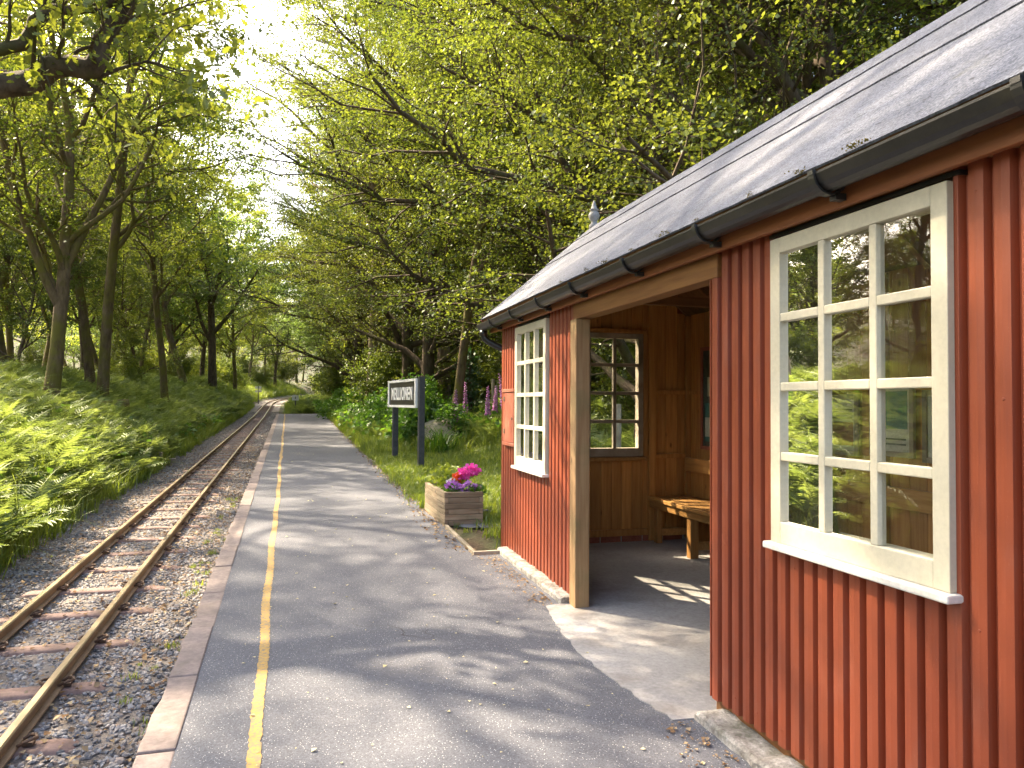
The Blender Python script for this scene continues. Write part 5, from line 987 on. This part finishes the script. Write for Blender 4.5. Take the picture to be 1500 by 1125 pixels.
x, y = spots(900, 0.0, 4.2, 16.5, 46, 1.0, True); x = x+bankx(y); q_ = (np.hypot(x-3.05, y-16.9) > 0.95) & (np.hypot(x-2.9, y-16.2) > 0.8); x, y = x[q_], y[q_]; put('flower_bank_herbs', 'herb_plant', x, y, 0.6+1.0*rng.random(len(x)), 'leafy herbs on the flower bank right of the platform', 'plants')
x, y = spots(1800, 0.0, 4.5, 16.0, 46, 1.0, True); x = x+bankx(y)-0.1; put('flower_bank_grass', 'tall_tuft', x, y, 0.5+0.8*rng.random(len(x)), 'long grass on the flower bank right of the platform', 'grass')
x, y = spots(1500, 1.6, 7, 45.5, 75); put('end_grass', 'tall_tuft', x, y, 0.5+1.0*rng.random(len(x)), 'grass and weeds beyond the end of the platform', 'grass')
x, y = spots(500, 2.2, 7, 45.5, 75); put('end_ferns', 'fern_plant', x, y, 0.6+0.8*rng.random(len(x)), 'ferns beyond the end of the platform', 'ferns')
x, y = spots(700, 5.0, 12, 8, 22, 1.0, True); put('shade_ferns', 'fern_plant', x, y, 0.7+0.8*rng.random(len(x)), 'ferns in the shade behind the shelter', 'ferns')
x, y = spots(45, 0.75, 1.08, 3, 14); put('ballast_weeds', 'lawn_tuft', x, y, 0.25+0.4*rng.random(len(x)), 'tiny weeds growing in the ballast by the platform edge', 'weeds', dz=0.02)

# ================================================================== GARDEN DETAILS
def foxglove(x, y, h, label, mat, lean=0.0, group=None):
    t = thing('foxglove', label, 'foxglove', (x, y, H(x, y)), random.Random(int(x*100)).uniform(0, 6), group); b = MB(); b.tube([(0, 0, -0.05), (0.02+lean*0.3, 0, h*0.5), (lean, 0, h)], [0.011, 0.009, 0.003], 5); b.build('stem', 'herb', t, rnd=[0.4]*len(b.f))
    m = MB(); r = random.Random(int(x*1000+y)); rn = []
    for i in range(34):
        u = i/33; z = h*(0.45+0.53*u); a = i*2.4; L = 0.075*(1-0.75*u)+0.012; w = 0.026*(1-0.7*u)+0.006; o = Vector((lean*(z/h), 0, z)); d = Vector((math.cos(a), math.sin(a), -0.55)).normalized(); n0 = len(m.f)
        m.tube([o, o+d*L*0.4, o+d*L], [w*0.35, w*0.85, w*1.15], 6, cap=False); rn += [r.random()]*(len(m.f)-n0)
    m.build('flower_spike', mat, t, rnd=rn); link_mesh('leaves', FERN_LEAF, t, (0, 0, 0)); return t
r = np.random.default_rng(5); a_ = r.random(16)*6.28; FERN_LEAF = npmesh('foxglove_leaves', *leaves(np.stack([0*a_, 0*a_, r.random(16)*0.3], 1), np.stack([np.cos(a_), np.sin(a_), 0.5+0*a_], 1), np.tile([0, 0, 1.0], (16, 1)), 0.22+0.1*r.random(16), r)[:2], 'herb', np.tile(r.random(16), 2))
for x, y, h, l, lab in ((3.55, 17.6, 1.35, 0.05, 'tall purple foxglove nearest the sign, in front of the boulder'), (4.15, 19.2, 1.45, -0.08, 'leaning purple foxglove just left of the ivy covered stump'), (4.45, 18.0, 1.30, 0.0, 'purple foxglove right of the ivy covered stump'), (4.75, 18.6, 1.25, 0.06, 'short purple foxglove midway between ivy stump and shelter'), (4.75, 17.2, 1.55, -0.22, 'strongly leaning purple foxglove closest to the shelter corner'), (2.75, 19.5, 1.15, 0.08, 'purple foxglove peeping out left of the station sign')):
    foxglove(x, y, h, lab, 'purple', l)
r_ = random.Random(17)
for i in range(16):
    y = r_.uniform(25, 42); x = 2.4+r_.uniform(0, 1.6); foxglove(x, y, r_.uniform(1.2, 1.9), 'faded pinkish foxglove spire on the bank by the far platform', 'palepink', r_.uniform(-0.15, 0.15), 'faded foxgloves on the bank')
# boulder
bm = bmesh.new(); bmesh.ops.create_icosphere(bm, subdivisions=3, radius=1.0); r = random.Random(2)
for v in bm.verts: c = v.co; k = 1+0.10*math.sin(c.x*3+1)+0.08*math.sin(c.y*4)+0.06*math.sin(c.z*6+c.x*4); v.co = Vector((c.x*0.55*k, c.y*0.42*k, max(c.z, -0.4)*0.36*k))
me = bpy.data.meshes.new('boulder'); bm.to_mesh(me); bm.free(); me.materials.append(MAT['rock']); me.polygons.foreach_set('use_smooth', [True]*len(me.polygons))
tag(link_mesh('boulder', me, None, (3.25, 17.9, H(3.25, 17.9)+0.30), (0, 0, 0.4)), 'pale tan rounded boulder behind the station sign', 'boulder')
# strap leaved clump
dl = grass_mesh(99, 70, 0.62, 0.016, 'herb', 0.13, 1.1); t = thing('daylily_clump', 'dark green clump of long arching strap leaves right of the sign post', 'plant', (2.95, 16.4, H(2.95, 16.4))); link_mesh('leaves', dl, t); link_mesh('leaves', grass_mesh(98, 50, 0.5, 0.016, 'herb', 0.16, 1.3), t, (0.12, 0.1, 0))
# ivy covered stump
t = thing('ivy_stump', 'tall dark stump thickly covered in ivy beyond the lawn', 'stump', (4.45, 20.2, H(4.45, 20.2))); tb = TreeB(9); P = tb.path((0, 0, -0.1), (0.02, 0, 1), 2.3, 6, 0.02, 0); tb.tube(P, np.full(7, 0.10), 8); tb.leaf_along(P, 1500, 0.15, 0.085); link_mesh('trunk', tb.wood('trunk', 'bark_dark'), t); link_mesh('ivy_leaves', tb.crown('ivy_leaves', 'ivy'), t)
# posts
for x, y, h, w, lb in ((5.0, 11.4, 1.35, 0.075, 'round weathered fence post seen through the end window of the shelter'), (4.9, 18.9, 1.25, 0.045, 'thin wooden post among the foxgloves near the shelter corner'), (5.6, 22.0, 1.4, 0.05, 'thin wooden post deeper in the flower bank')):
    b = MB(); b.tube([(0, 0, -0.2), (0.0, 0, h*0.97), (0, 0, h)], [w, w*0.97, w*0.86], 12); o = b.build('fence_post', 'greywood', None, loc=(x, y, H(x, y)), smooth=False); tag(o, lb, 'post')
o = MB().tube([(0, 0, -0.2), (0, 0, 1.45)], 0.05, 10).build('fence_post', 'greywood', None, loc=(-7.6, 22.2, H(-7.6, 22.2))); tag(o, 'thin weathered fence post at the top of the left bank', 'post')
# mossy fallen trunk
tb = TreeB(12); P = tb.path((-1.0, 0, -0.1), (1, 0.1, 0.35), 2.1, 8, 0.10, -0.03); tb.tube(P, np.linspace(0.20, 0.11, 9), 10)
t = thing('fallen_trunk', 'mossy fallen trunk lying on top of the bank behind the ferns', 'log', (-5.6, 22.6, H(-5.6, 22.6)+0.15)); link_mesh('trunk', tb.wood('trunk', 'bark_oak'), t)
# old timbers beside the ballast
for i, (dx, dy, dz, L, w, h, a, lb) in enumerate(((0, 0, 0.0, 0.55, 0.12, 0.10, 0.10, 'old squared timber lying lowest beside the ballast on the left'), (0.02, 0.22, 0.02, 0.75, 0.13, 0.15, -0.04, 'longest mossy old timber stacked at the foot of the fern bank'), (0.42, 0.85, 0.0, 0.35, 0.12, 0.12, 0.2, 'short old timber behind the stacked timbers at the edge of the ballast'))):
    m = MB(); r = random.Random(i); m.box((-L/2, -w/2, 0), (L/2, w/2, h)); o = m.build('old_timber', 'greywood', None, bevel=0.018, loc=(-3.55+dx, 19.4+dy, H(-3.55+dx, 19.4+dy)+0.03+dz), rot=(0.05, 0.03, a)); tag(o, lb, 'timber')


# put the origin of the big assemblies at their base
for nm_, L_ in (('waiting_shelter', (1.87, 4.05, 0.07)), ('railway_track', (-1.75, 2.0, -0.42)), ('oak_tree', (-6.2, 6.6, H(-6.2, 6.6)))):
    o = bpy.data.objects[nm_]; L_ = Vector(L_)
    for c in children(o): c.location = Vector(c.location)-L_
    o.location = L_
